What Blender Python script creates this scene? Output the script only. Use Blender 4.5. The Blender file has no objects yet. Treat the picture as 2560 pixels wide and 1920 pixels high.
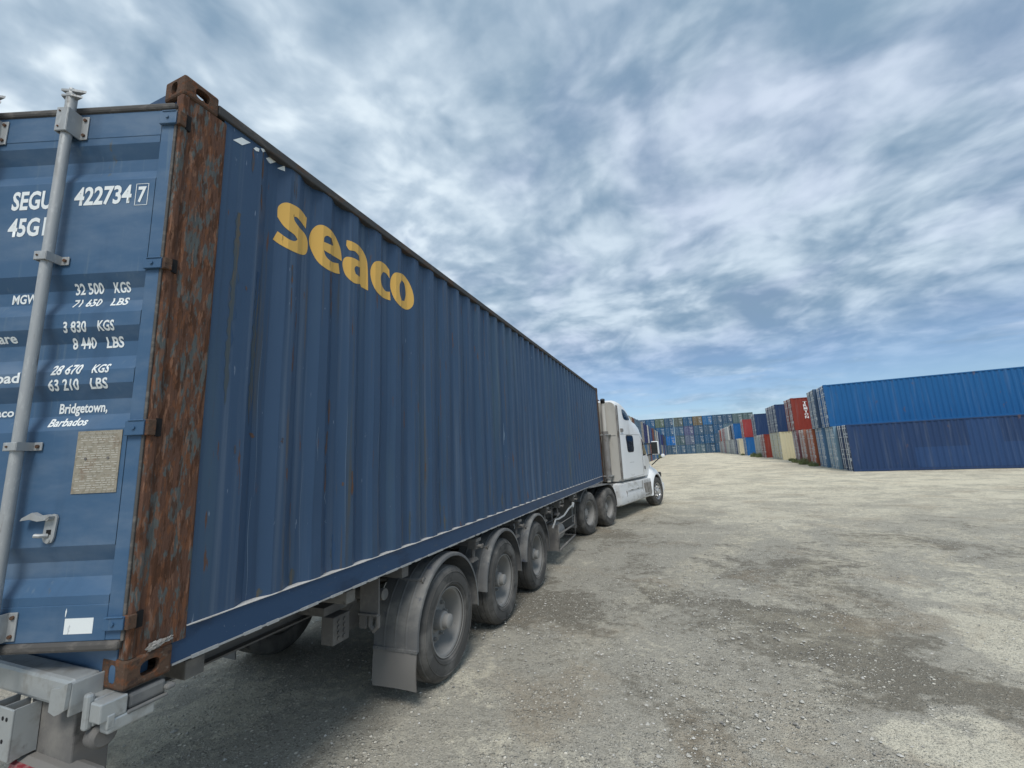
import bpy, bmesh, math, random
import numpy as np
from mathutils import Vector, Matrix
sc = bpy.context.scene
col = sc.collection
R = math.radians
# ------------------------------------------------------------------ camera
cam = bpy.data.cameras.new("camera"); co = bpy.data.objects.new("camera", cam); col.objects.link(co)
cam.sensor_fit = 'HORIZONTAL'; cam.sensor_width = 36; cam.lens = 1047.98/2560*36
cam.clip_start = .03; cam.clip_end = 6000
r0 = Vector((.931, .3621, -.0458)).normalized(); r1 = Vector((-.3498, .921, .1717)).normalized()
r1 = (r1-r0*r0.dot(r1)).normalized(); r2 = r0.cross(r1)
M4 = Matrix((r0, r2, -r1)).transposed().to_4x4(); M4.translation = Vector((2.1701, -1.1583, 1.8662))
co.matrix_world = M4; sc.camera = co
# ------------------------------------------------------------------ light
SUN_EL, SUN_AZ = 54, 162      # azimuth clockwise from +Y
sun = bpy.data.lights.new("sun", 'SUN'); so = bpy.data.objects.new("sun", sun); col.objects.link(so)
sun.energy = 1.5; sun.angle = R(22); sun.color = (1, .96, .9)
sd = Vector((math.sin(R(SUN_AZ))*math.cos(R(SUN_EL)), math.cos(R(SUN_AZ))*math.cos(R(SUN_EL)), math.sin(R(SUN_EL))))
so.rotation_euler = sd.to_track_quat('Z', 'Y').to_euler(); so.location = (0, 0, 40)
sc.view_settings.view_transform = 'Standard'; sc.view_settings.look = 'None'
sc.view_settings.exposure = .62; sc.view_settings.gamma = 1
try: sc.cycles.use_denoising = True
except Exception: pass
# ------------------------------------------------------------------ node helper
class NT:
    def __init__(s, nt): s.nt = nt; s.n = nt.nodes; s.l = nt.links
    def node(s, t, **k):
        x = s.n.new(t)
        for a, b in k.items(): setattr(x, a, b)
        return x
    def put(s, sock, v):
        if isinstance(v, bpy.types.NodeSocket): s.l.new(v, sock)
        elif v is not None:
            if isinstance(v, tuple) and len(v) == 3 and sock.type == 'RGBA': v = v+(1,)
            sock.default_value = v
    def math(s, op, a, b=None, c=None, clamp=False):
        x = s.node('ShaderNodeMath', operation=op, use_clamp=clamp)
        s.put(x.inputs[0], a)
        if b is not None: s.put(x.inputs[1], b)
        if c is not None: s.put(x.inputs[2], c)
        return x.outputs[0]
    def vmath(s, op, a, b=None, o=0):
        x = s.node('ShaderNodeVectorMath', operation=op); s.put(x.inputs[0], a)
        if b is not None: s.put(x.inputs[1], b)
        return x.outputs[o]
    def noise(s, vec, scale=1, detail=4, rough=.55, dist=0, o=0):
        x = s.node('ShaderNodeTexNoise'); s.put(x.inputs['Vector'], vec)
        x.inputs['Scale'].default_value = scale; x.inputs['Detail'].default_value = detail
        x.inputs['Roughness'].default_value = rough; x.inputs['Distortion'].default_value = dist
        return x.outputs[o]
    def voro(s, vec, scale=1, feature='F1', o='Distance'):
        x = s.node('ShaderNodeTexVoronoi', feature=feature); s.put(x.inputs['Vector'], vec)
        x.inputs['Scale'].default_value = scale
        return x.outputs[o]
    def ramp(s, v, lo, hi, a=0., b=1.):
        x = s.node('ShaderNodeMapRange', interpolation_type='SMOOTHSTEP'); s.put(x.inputs[0], v)
        x.inputs[1].default_value = lo; x.inputs[2].default_value = hi
        x.inputs[3].default_value = a; x.inputs[4].default_value = b
        return x.outputs[0]
    def mix(s, f, a, b, bt='MIX'):
        x = s.node('ShaderNodeMix', data_type='RGBA', blend_type=bt)
        s.put(x.inputs[0], f); s.put(x.inputs[6], a); s.put(x.inputs[7], b)
        return x.outputs[2]
    def scale(s, vec, v, off=(0, 0, 0)):
        x = s.node('ShaderNodeMapping'); s.put(x.inputs[0], vec)
        x.inputs['Scale'].default_value = v; x.inputs['Location'].default_value = off
        return x.outputs[0]
# ------------------------------------------------------------------ sky
w = bpy.data.worlds.new("World"); sc.world = w; w.use_nodes = True
n = NT(w.node_tree); n.n.clear()
sky = n.node('ShaderNodeTexSky'); sky.sky_type = 'NISHITA'; sky.sun_disc = False
sky.sun_elevation = R(SUN_EL); sky.sun_rotation = R(SUN_AZ); sky.air_density = 1.0; sky.dust_density = .6; sky.ozone_density = 1.6
tc = n.node('ShaderNodeTexCoord').outputs['Generated']
d = n.vmath('NORMALIZE', tc)
sp = n.node('ShaderNodeSeparateXYZ'); n.put(sp.inputs[0], d)
zz = n.math('MAXIMUM', sp.outputs[2], 0.0)
den = n.math('ADD', zz, .22)
cmb = n.node('ShaderNodeCombineXYZ')
n.put(cmb.inputs[0], n.math('DIVIDE', sp.outputs[0], den)); n.put(cmb.inputs[1], n.math('DIVIDE', sp.outputs[1], den))
P = cmb.outputs[0]
wrp = n.node('ShaderNodeVectorMath', operation='SCALE'); n.put(wrp.inputs[0], n.vmath('SUBTRACT', n.noise(P, 1.6, 3, .5, 0, 1), (.5, .5, .5))); wrp.inputs[3].default_value = .25
P = n.vmath('ADD', P, wrp.outputs[0])
big = n.noise(n.scale(P, (1, 1, 1), (3.1, 7.7, 0)), .8, 3, .5)
def cloud_density(Q):
    m_ = n.noise(n.scale(Q, (1, 1, 1), (1.3, 2.2, 4)), 2.2, 6, .52, 0)
    v_ = n.node('ShaderNodeTexVoronoi', feature='SMOOTH_F1'); v_.inputs['Smoothness'].default_value = .6; v_.inputs['Scale'].default_value = 6.0
    wq = n.node('ShaderNodeVectorMath', operation='SCALE'); n.put(wq.inputs[0], n.vmath('SUBTRACT', n.noise(Q, 9, 2, .6, 0, 1), (.5, .5, .5))); wq.inputs[3].default_value = .24
    n.put(v_.inputs['Vector'], n.vmath('ADD', Q, wq.outputs[0]))
    p_ = n.math('SUBTRACT', 1.0, v_.outputs['Distance'])
    f_ = n.noise(n.scale(Q, (1, 1, 1), (5.3, 1.2, 9)), 8.5, 4, .58, 0)
    return m_, n.math('ADD', n.math('MULTIPLY', m_, .58), n.math('ADD', n.math('MULTIPLY', p_, .17), n.math('MULTIPLY', f_, .16)))
med, d0 = cloud_density(P)
_, d1 = cloud_density(n.vmath('ADD', P, (.05, -.075, 0)))
relief_ = n.math('SUBTRACT', d0, d1)
puf = d0
cov = n.math('ADD', n.math('MULTIPLY', big, .30), n.math('MULTIPLY', d0, .88))
cov = n.math('ADD', cov, n.math('MULTIPLY', relief_, .75))
cov = n.math('ADD', cov, n.ramp(sp.outputs[0], -.6, .75, .04, -.045))
cloud_val = n.ramp(cov, .36, .78)
skycol = n.mix(1.0, sky.outputs[0], (.058, .066, .078, 1), 'MULTIPLY')
cc = n.mix(cloud_val, (.155, .235, .320, 1), (.44, .52, .59, 1))
cc = n.mix(n.ramp(n.noise(n.scale(P, (1, 1, 1), (2, 2, 7)), 1.8, 3), .42, .7, 0, .6), cc, n.mix(1., cc, (1.0, .94, 1.03, 1), 'MULTIPLY'))
left = n.ramp(sp.outputs[0], -.95, .0, 1, .05)
brt = n.math('MULTIPLY', n.math('MULTIPLY', left, n.ramp(zz, .12, .55)), n.ramp(n.math('ADD', d0, n.math('MULTIPLY', relief_, .6)), .47, .66))
cc = n.mix(n.math('MULTIPLY', brt, .9), cc, (.66, .73, .76, 1))
# cloud deck thins to open blue low down
low = n.ramp(zz, .07, .30)
gap = n.ramp(n.noise(n.scale(P, (.6, 1.6, 1), (0, 0, 2)), 2.2, 5, .55), .42, .66)
mask = n.math('MAXIMUM', low, n.math('MULTIPLY', gap, .6))
fin = n.mix(n.math('MULTIPLY', mask, .92), skycol, cc)
bg = n.node('ShaderNodeBackground'); n.put(bg.inputs[0], fin); bg.inputs[1].default_value = 1.0
out = n.node('ShaderNodeOutputWorld'); n.l.new(bg.outputs[0], out.inputs[0])
# ------------------------------------------------------------------ materials
def new_mat(name):
    m = bpy.data.materials.new(name); m.use_nodes = True
    k = NT(m.node_tree); b = m.node_tree.nodes['Principled BSDF']
    return m, k, b
def mat(name, base, rough=.55, metal=0., layers=(), bump=None, objcol=False, coords='Object', spec=.4):
    """layers: (colour, (sx,sy,sz), detail, lo, hi, strength)"""
    m, k, b = new_mat(name)
    tcn = k.node('ShaderNodeTexCoord').outputs[coords]
    c = base+(1,) if len(base) == 3 else base
    if objcol: c = k.node('ShaderNodeObjectInfo').outputs['Color']
    rg = None
    for i, (lc, s, det, lo, hi, st) in enumerate(layers):
        f = k.ramp(k.noise(k.scale(tcn, s, (i*3.7, i*1.9, i*5.1)), 1, det, .6), lo, hi, 0, st)
        if lc == 'dark': c = k.mix(f, c, k.mix(1., c, (.45, .47, .5, 1), 'MULTIPLY'))
        elif lc == 'light': c = k.mix(f, c, k.mix(.25, c, (.5, .55, .58, 1)))
        else: c = k.mix(f, c, lc+(1,))
        if isinstance(lc, tuple) and st > .7: rg = f if rg is None else k.math('MAXIMUM', rg, f)
    k.put(b.inputs['Base Color'], c)
    if rg is not None: k.put(b.inputs['Roughness'], k.math('ADD', k.math('MULTIPLY', rg, .9-rough), rough))
    else: b.inputs['Roughness'].default_value = rough
    b.inputs['Metallic'].default_value = metal; b.inputs['Specular IOR Level'].default_value = spec
    if bump:
        sc_, dist = bump
        bn = k.node('ShaderNodeBump'); bn.inputs['Strength'].default_value = 1; bn.inputs['Distance'].default_value = dist
        k.put(bn.inputs['Height'], k.noise(k.scale(tcn, sc_, (9, 9, 9)), 1, 4)); k.l.new(bn.outputs[0], b.inputs['Normal'])
    return m
RUST = (.17, .055, .02); RUSTD = (.075, .035, .02); DUST = (.30, .29, .27)
M = {}
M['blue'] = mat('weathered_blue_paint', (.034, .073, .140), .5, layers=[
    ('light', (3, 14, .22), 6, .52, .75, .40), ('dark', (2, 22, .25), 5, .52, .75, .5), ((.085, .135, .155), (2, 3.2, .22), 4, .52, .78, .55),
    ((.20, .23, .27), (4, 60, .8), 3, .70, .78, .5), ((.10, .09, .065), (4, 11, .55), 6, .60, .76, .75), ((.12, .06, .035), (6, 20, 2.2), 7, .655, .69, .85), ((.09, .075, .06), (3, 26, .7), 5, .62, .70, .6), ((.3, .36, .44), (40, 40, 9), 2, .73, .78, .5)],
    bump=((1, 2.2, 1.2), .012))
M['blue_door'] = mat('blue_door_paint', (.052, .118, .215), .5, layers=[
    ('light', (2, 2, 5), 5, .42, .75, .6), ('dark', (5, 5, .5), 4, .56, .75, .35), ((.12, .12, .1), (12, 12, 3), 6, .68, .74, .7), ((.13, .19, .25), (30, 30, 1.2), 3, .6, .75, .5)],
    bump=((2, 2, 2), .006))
M['blue_rail'] = mat('blue_rail_paint', (.022, .06, .13), .5, layers=[('dark', (8, 3, 8), 4, .5, .7, .6), ((.15, .2, .26), (60, 60, 60), 2, .70, .76, .6), ((.12, .11, .09), (5, 4, 20), 4, .6, .8, .5)])
M['rust_post'] = mat('rusty_post_steel', (.098, .108, .105), .6, layers=[
    ((.075, .08, .078), (24, 24, 5), 5, .5, .7, .7), ((.125, .060, .038), (19, 26, 7.5), 12, .455, .50, .92), ((.185, .078, .038), (30, 42, 12), 12, .53, .59, .7), (RUSTD, (30, 36, 7), 9, .53, .58, .8), ((.28, .15, .095), (50, 60, 10.), 8, .58, .64, .6), ((.07, .055, .045), (60, 80, 6), 4, .56, .7, .5)],
    bump=((30, 40, 9), .008), spec=.2)
M['rust'] = mat('rusty_casting_steel', (.105, .065, .045), .85, layers=[((.17, .07, .035), (30, 30, 30), 7, .5, .62, .8), ((.05, .035, .03), (22, 22, 22), 7, .56, .68, .8), ((.2, .16, .13), (40, 40, 40), 5, .6, .72, .6)], bump=((60, 60, 60), .004), spec=.2)
M['rail_top'] = mat('worn_top_rail', (.07, .07, .07), .8, layers=[((.12, .065, .035), (14, 6, 14), 7, .5, .65, .6), ((.13, .12, .11), (20, 9, 20), 5, .55, .7, .6)], spec=.2)
M['dusty_ledge'] = mat('white_dust_ledge', (.56, .54, .51), .9, layers=[((.3, .28, .25), (20, 14, 20), 4, .5, .7, .7)], bump=((90, 60, 60), .004))
M['mud'] = mat('dried_grey_mud', (.34, .325, .30), .95, layers=[((.2, .18, .16), (60, 60, 60), 4, .45, .6, .8)])
M['gasket'] = mat('rubber_gasket', (.085, .08, .075), .75, layers=[((.2, .18, .16), (14, 14, 30), 4, .5, .7, .6)])
M['galv'] = mat('galvanised_steel', (.40, .41, .41), .5, .25, layers=[((.28, .265, .24), (14, 14, 3), 5, .5, .7, .6), ((.17, .14, .11), (30, 30, 6), 6, .62, .72, .7), ((.5, .51, .5), (60, 60, 20), 3, .55, .65, .6)])
M['galv_bright'] = mat('silver_painted_steel', (.42, .44, .44), .38, .35, layers=[((.26, .25, .23), (10, 10, 10), 5, .48, .7, .7), ((.12, .11, .1), (16, 16, 10), 6, .6, .75, .7)], bump=((30, 30, 30), .0015))
M['chassis'] = mat('dusty_chassis_steel', (.16, .153, .145), .85, layers=[((.26, .245, .22), (5, 5, 5), 5, .45, .7, .8), ((.045, .045, .045), (9, 9, 9), 5, .58, .75, .8)], spec=.2)
M['fender'] = mat('dusty_fender_plastic', (.125, .127, .128), .92, layers=[((.24, .235, .22), (3, 3, 4), 5, .42, .68, .9), ((.035, .05, .085), (6, 6, 5), 4, .6, .72, .6)])
M['tyre'] = mat('dusty_tyre_rubber', (.088, .085, .080), .85, layers=[((.20, .19, .175), (3, 3, 3), 5, .45, .7, .85), ((.03, .03, .03), (7, 7, 7), 4, .55, .7, .6)], spec=.2, bump=((30, 30, 30), .003))
M['rim'] = mat('dusty_grey_wheel', (.27, .263, .25), .7, layers=[((.3, .29, .27), (5, 5, 5), 5, .5, .7, .6), ((.1, .085, .07), (9, 9, 9), 5, .6, .75, .7)], spec=.3)
M['alloy'] = mat('polished_alloy', (.6, .6, .6), .35, .7, layers=[((.3, .29, .27), (9, 9, 9), 4, .5, .7, .6)])
M['flap'] = mat('grey_rubber_flap', (.18, .174, .165), .8, layers=[((.2, .19, .175), (4, 4, 4), 4, .45, .7, .7), ((.06, .06, .06), (6, 6, 6), 4, .62, .75, .5)])
M['dark'] = mat('dark_gap', (.008, .008, .009), .9)
M['black'] = mat('black_plastic', (.02, .02, .021), .5)
M['white_paint'] = mat('white_lettering', (.82, .85, .84), .6, layers=[('dark', (40, 40, 20), 5, .70, .74, .6)])
M['yellow'] = mat('yellow_lettering', (.72, .43, .10), .6, layers=[('dark', (9, 24, 4), 6, .66, .72, .9), ('light', (3, 7, .6), 4, .5, .8, .35), ((.1, .06, .03), (14, 40, 4), 6, .695, .73, .9)])
M['plate'] = mat('tarnished_data_plate', (.36, .32, .25), .55, .2, layers=[((.22, .14, .09), (30, 30, 14), 6, .52, .7, .7), ((.2, .18, .13), (60, 60, 60), 3, .5, .6, .5)])
M['plate_ink'] = mat('data_plate_print', (.5, .47, .4), .6)
M['red_lens'] = mat('red_tail_lens', (.22, .03, .04), .35, layers=[((.3, .2, .19), (30, 30, 30), 4, .5, .7, .6)])
M['cab'] = mat('white_truck_paint', (.78, .79, .79), .3, layers=[((.42, .40, .36), (1.5, 1.5, .8), 5, .52, .78, .55), ((.33, .3, .26), (6, 6, 3), 5, .66, .8, .5)])
M['cab_back'] = mat('grimy_cab_back', (.55, .53, .48), .5, layers=[((.34, .32, .28), (3, 3, 1), 5, .45, .75, .8)])
M['fair'] = mat('dusty_white_fairing', (.60, .61, .61), .4, layers=[((.36, .35, .33), (2, 2, 4), 5, .42, .7, .8)])
M['glass'] = mat('dark_cab_glass', (.012, .014, .016), .08, spec=.6)
M['exhaust'] = mat('sooty_exhaust_steel', (.28, .265, .25), .5, .4, layers=[((.1, .085, .07), (7, 7, 3), 5, .45, .7, .85)])
M['far_paint'] = mat('container_paint', (.5, .5, .5), .55, objcol=True, layers=[('light', (5, 5, .3), 4, .5, .8, .35), ('dark', (4, 4, .5), 4, .55, .8, .4), ((.14, .08, .05), (3, 3, 1.4), 8, .64, .70, .5)])
M['side_rod'] = mat('painted_lock_rod', (.5, .5, .5), .55, objcol=True, layers=[('light', (5, 5, 3), 4, .4, .7, .6)])
M['wall_rod'] = mat('grey_lock_rod', (.26, .30, .33), .5)
M['far_rod'] = mat('pale_lock_rod', (.68, .70, .70), .5, layers=[((.25, .2, .16), (5, 5, 3), 4, .55, .7, .6)])
M['far_white'] = mat('white_container_mark', (.75, .77, .77), .6)
M['weed'] = mat('weed_leaf', (.24, .28, .13), .7, layers=[((.2, .2, .09), (6, 6, 6), 3, .5, .7, .6)])
M['stone'] = mat('pale_gravel_stone', (.5, .48, .43), .9, layers=[((.62, .6, .56), (7, 7, 7), 2, .56, .62, .9), ((.17, .16, .15), (6, 6, 6), 2, .55, .62, .8)], coords='Object')
# ------------------------------------------------------------------ ground height
def g(x, y):
    def ss(a, b, t):
        t = min(1, max(0, (t-a)/(b-a))); return t*t*(3-2*t)
    return -.115 + .12*ss(14, 30, y) + .34*ss(28, 58, y) + .16*ss(55, 128, y)
# ------------------------------------------------------------------ mesh builder
class MB:
    def __init__(s): s.v = []; s.f = []; s.m = []; s.mats = []; s.smooth = []
    def mi(s, m):
        if m is None: return 0
        if m not in s.mats: s.mats.append(m)
        return s.mats.index(m)
    def add(s, vs, fs, m=None, smooth=False):
        b = len(s.v); s.v += [tuple(v) for v in vs]
        k = s.mi(m)
        for f in fs: s.f.append(tuple(i+b for i in f)); s.m.append(k); s.smooth.append(smooth)
    def box(s, lo, hi, m=None, T=None, bev=0):
        (x0, y0, z0), (x1, y1, z1) = lo, hi
        if x0 > x1: x0, x1 = x1, x0
        if y0 > y1: y0, y1 = y1, y0
        if z0 > z1: z0, z1 = z1, z0
        if bev > 0:
            b = min(bev, (x1-x0)*.45, (y1-y0)*.45, (z1-z0)*.45)
            bmx = bmesh.new(); bmesh.ops.create_cube(bmx, size=1)
            for v in bmx.verts: v.co = Vector((x0+(v.co.x+.5)*(x1-x0), y0+(v.co.y+.5)*(y1-y0), z0+(v.co.z+.5)*(z1-z0)))
            bmesh.ops.bevel(bmx, geom=list(bmx.edges), offset=b, segments=2, affect='EDGES', profile=.5)
            bmx.verts.index_update()
            vs = [v.co.copy() for v in bmx.verts]; fs = [tuple(v.index for v in f.verts) for f in bmx.faces]; bmx.free()
        else:
            vs = [Vector(c) for c in ((x0,y0,z0),(x1,y0,z0),(x1,y1,z0),(x0,y1,z0),(x0,y0,z1),(x1,y0,z1),(x1,y1,z1),(x0,y1,z1))]
            fs = [(0,3,2,1),(4,5,6,7),(0,1,5,4),(1,2,6,5),(2,3,7,6),(3,0,4,7)]
        if T is not None: vs = [T @ v for v in vs]
        s.add(vs, fs, m)
    def tube(s, pts, r, m=None, seg=12, caps=True):
        pts = [Vector(p) for p in pts]; rr = r if isinstance(r, (list, tuple)) else [r]*len(pts)
        vs = []; fs = []
        up = None
        for i, p in enumerate(pts):
            t = (pts[min(i+1, len(pts)-1)]-pts[max(i-1, 0)]).normalized()
            if up is None: up = t.orthogonal().normalized()
            up = (up-t*up.dot(t)).normalized(); sd_ = t.cross(up)
            for k in range(seg):
                a = 2*math.pi*k/seg; vs.append(p+(up*math.cos(a)+sd_*math.sin(a))*rr[i])
        for i in range(len(pts)-1):
            for k in range(seg):
                a, b = i*seg+k, i*seg+(k+1) % seg
                fs.append((a, b, b+seg, a+seg))
        s.add(vs, fs, m, True)
        if caps:
            s.add(vs[:seg], [tuple(range(seg))[::-1]], m); s.add(vs[-seg:], [tuple(range(seg))], m)
    def lathe(s, prof, origin, m=None, seg=48, axis='x', sign=1, mats=None, T=None):
        """profile of (offset along axis, radius)"""
        vs = []; o = Vector(origin)
        for (a, r) in prof:
            for k in range(seg):
                t = 2*math.pi*k/seg
                vs.append(o+Vector((a*sign, r*math.cos(t), r*math.sin(t))))
        if T is not None: vs = [T @ v for v in vs]
        fs = []
        for i in range(len(prof)-1):
            for k in range(seg):
                a, b = i*seg+k, i*seg+(k+1) % seg
                fs.append((a, b, b+seg, a+seg))
        s.add(vs, fs, m, True)
        if prof[0][1] > 1e-4 and False: pass
    def prism(s, poly, d0, d1, axis, m=None, T=None):
        """poly of 2d points; axis 'x': (y,z), 'y': (x,z), 'z': (x,y)"""
        def P3(p, dd):
            return {'x': (dd, p[0], p[1]), 'y': (p[0], dd, p[1]), 'z': (p[0], p[1], dd)}[axis]
        k = len(poly)
        vs = [Vector(P3(p, d0)) for p in poly]+[Vector(P3(p, d1)) for p in poly]
        if T is not None: vs = [T @ v for v in vs]
        fs = [tuple(range(k)), tuple(range(2*k-1, k-1, -1))]+[(i, i+k, (i+1) % k+k, (i+1) % k) for i in range(k)]
        s.add(vs, fs, m)
    def holeplate(s, o, U, V, N, w, h, c, a, b, th, m=None, seg=32):
        """rectangular plate with an oval hole; a,b half axes (stadium-like)"""
        o, U, V, N = Vector(o), Vector(U), Vector(V), Vector(N)
        outer = []; inner = []
        for k in range(seg):
            t = 2*math.pi*(k+.5)/seg; ct, st = math.cos(t), math.sin(t)
            e = .75
            inner.append((c[0]+a*math.copysign(abs(ct)**e, ct), c[1]+b*math.copysign(abs(st)**e, st)))
            sx = ((w-c[0]) if ct > 0 else c[0])/max(abs(ct), 1e-6); sy = ((h-c[1]) if st > 0 else c[1])/max(abs(st), 1e-6)
            q = min(sx, sy); outer.append([c[0]+ct*q, c[1]+st*q])
        for cx_, cy_ in ((0, 0), (w, 0), (w, h), (0, h)):
            j = min(range(seg), key=lambda i: (outer[i][0]-cx_)**2+(outer[i][1]-cy_)**2); outer[j] = [cx_, cy_]
        P = lambda q, t=0: o+U*q[0]+V*q[1]-N*t
        vs = [P(q) for q in outer]+[P(q) for q in inner]+[P(q, th) for q in inner]+[P(q, th) for q in outer]
        fs = []
        for k in range(seg):
            j = (k+1) % seg
            fs += [(k, j, seg+j, seg+k), (seg+k, seg+j, 2*seg+j, 2*seg+k), (2*seg+k, 2*seg+j, 3*seg+j, 3*seg+k), (3*seg+k, 3*seg+j, j, k)]
        s.add(vs, fs, m)
    def build(s, name, m=None, parent=None, fix=True, T=None):
        me = bpy.data.meshes.new(name)
        vs = s.v if T is None else [tuple(T @ Vector(v)) for v in s.v]
        me.from_pydata(vs, [], s.f)
        ms = s.mats if s.mats else []
        if m is not None and (not ms or ms == [None]): me.materials.append(m)
        else:
            for q in ms: me.materials.append(q if q is not None else m)
            me.polygons.foreach_set('material_index', s.m)
        me.polygons.foreach_set('use_smooth', s.smooth)
        if fix:
            b = bmesh.new(); b.from_mesh(me); bmesh.ops.remove_doubles(b, verts=b.verts, dist=1e-5); bmesh.ops.recalc_face_normals(b, faces=b.faces); b.to_mesh(me); b.free()
        if any(s.smooth):
            fl = np.zeros(len(me.polygons), dtype=bool); me.polygons.foreach_get('use_smooth', fl)
            try: me.set_sharp_from_angle(angle=R(38))
            except Exception: pass
            me.polygons.foreach_set('use_smooth', fl)
        me.update()
        o = bpy.data.objects.new(name, me); col.objects.link(o)
        if parent is not None: o.parent = parent
        return o
def empty(name, loc=(0, 0, 0), rz=0):
    o = bpy.data.objects.new(name, None); col.objects.link(o); o.location = loc; o.rotation_euler = (0, 0, rz); o.empty_display_size = .2
    return o
def tag(o, label=None, cat=None, group=None, kind=None):
    if label: o['label'] = label
    if cat: o['category'] = cat
    if group: o['group'] = group
    if kind: o['kind'] = kind
    return o
def attach(o, parent):   # parent sits away from the origin, mesh is in world coordinates
    o.parent = parent; o.matrix_parent_inverse = parent.matrix_basis.inverted()
    return o
def copy_tree(o, parent=None):
    c_ = o.copy(); col.objects.link(c_)
    if parent is not None: c_.parent = parent
    for ch in list(o.children): copy_tree(ch, c_)
    return c_
# ------------------------------------------------------------------ 2d shapes to meshes
def smooth_poly(pts, sub=5, corner=55):
    out = []; k = len(pts); P = [Vector(p) for p in pts]
    def is_corner(i):
        a = P[i]-P[i-1]; b = P[(i+1) % k]-P[i]
        return a.length < 1e-9 or b.length < 1e-9 or a.angle(b) > R(corner)
    cr = [is_corner(i) for i in range(k)]
    for i in range(k):
        p0, p1, p2, p3 = P[i-1], P[i], P[(i+1) % k], P[(i+2) % k]
        t1 = Vector((0, 0)) if False else (p2-p0)*.5; t2 = (p3-p1)*.5
        if cr[i]: t1 = (p2-p1)*.7
        if cr[(i+1) % k]: t2 = (p2-p1)*.7
        L_ = (p2-p1).length
        if t1.length > L_*1.2: t1 = t1.normalized()*L_*1.2
        if t2.length > L_*1.2: t2 = t2.normalized()*L_*1.2
        for s_ in range(sub):
            t = s_/sub; h1 = 2*t**3-3*t**2+1; h2 = -2*t**3+3*t**2; h3 = t**3-2*t**2+t; h4 = t**3-t**2
            out.append(p1*h1+p2*h2+t1*h3+t2*h4)
    return out
def curve_bm(cu):
    ob = bpy.data.objects.new('tmp', cu); col.objects.link(ob)
    dg = bpy.context.evaluated_depsgraph_get(); dg.update()
    me = bpy.data.meshes.new_from_object(ob.evaluated_get(dg)); b = bmesh.new(); b.from_mesh(me)
    bpy.data.objects.remove(ob); bpy.data.meshes.remove(me); bpy.data.curves.remove(cu)
    return b
def poly_bm(loops):
    cu = bpy.data.curves.new('tmp', 'CURVE'); cu.dimensions = '2D'; cu.fill_mode = 'BOTH'
    for lp in loops:
        sp_ = cu.splines.new('POLY'); sp_.points.add(len(lp)-1)
        for i, p in enumerate(lp): sp_.points[i].co = (p[0], p[1], 0, 1)
        sp_.use_cyclic_u = True
    return curve_bm(cu)
def text_bm(s_, bold=0.0):
    cu = bpy.data.curves.new('tmp', 'FONT'); cu.body = s_; cu.fill_mode = 'BOTH'; cu.offset = bold; cu.resolution_u = 3
    return curve_bm(cu)
def bb(b):
    xs = [v.co.x for v in b.verts]; ys = [v.co.y for v in b.verts]; return min(xs), max(xs), min(ys), max(ys)
_h = text_bm('H', .02); CAP0, CAP1 = bb(_h)[2], bb(_h)[3]; _h.free()
def fit_text(s_, x0, x1, y0, y1, bold=.02):
    b = text_bm(s_, bold); a0, a1, _, _ = bb(b)
    for v in b.verts:
        v.co.x = x0+(v.co.x-a0)/(a1-a0)*(x1-x0); v.co.y = y0+(v.co.y-CAP0)/(CAP1-CAP0)*(y1-y0)
    return b
def cut(b, axis, vals):
    for t in vals:
        no = (1, 0, 0) if axis == 0 else (0, 1, 0); pc = (t, 0, 0) if axis == 0 else (0, t, 0)
        bmesh.ops.bisect_plane(b, geom=list(b.verts)+list(b.edges)+list(b.faces), plane_co=pc, plane_no=no, dist=1e-6)
def merge_bms(bs):
    r = bmesh.new()
    for b in bs:
        me = bpy.data.meshes.new('t'); b.to_mesh(me); r.from_mesh(me); bpy.data.meshes.remove(me); b.free()
    return r
def bm_obj(name, b, m, parent=None):
    me = bpy.data.meshes.new(name); b.to_mesh(me); b.free(); me.materials.append(m)
    o = bpy.data.objects.new(name, me); col.objects.link(o)
    if parent is not None: o.parent = parent
    return o
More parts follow.
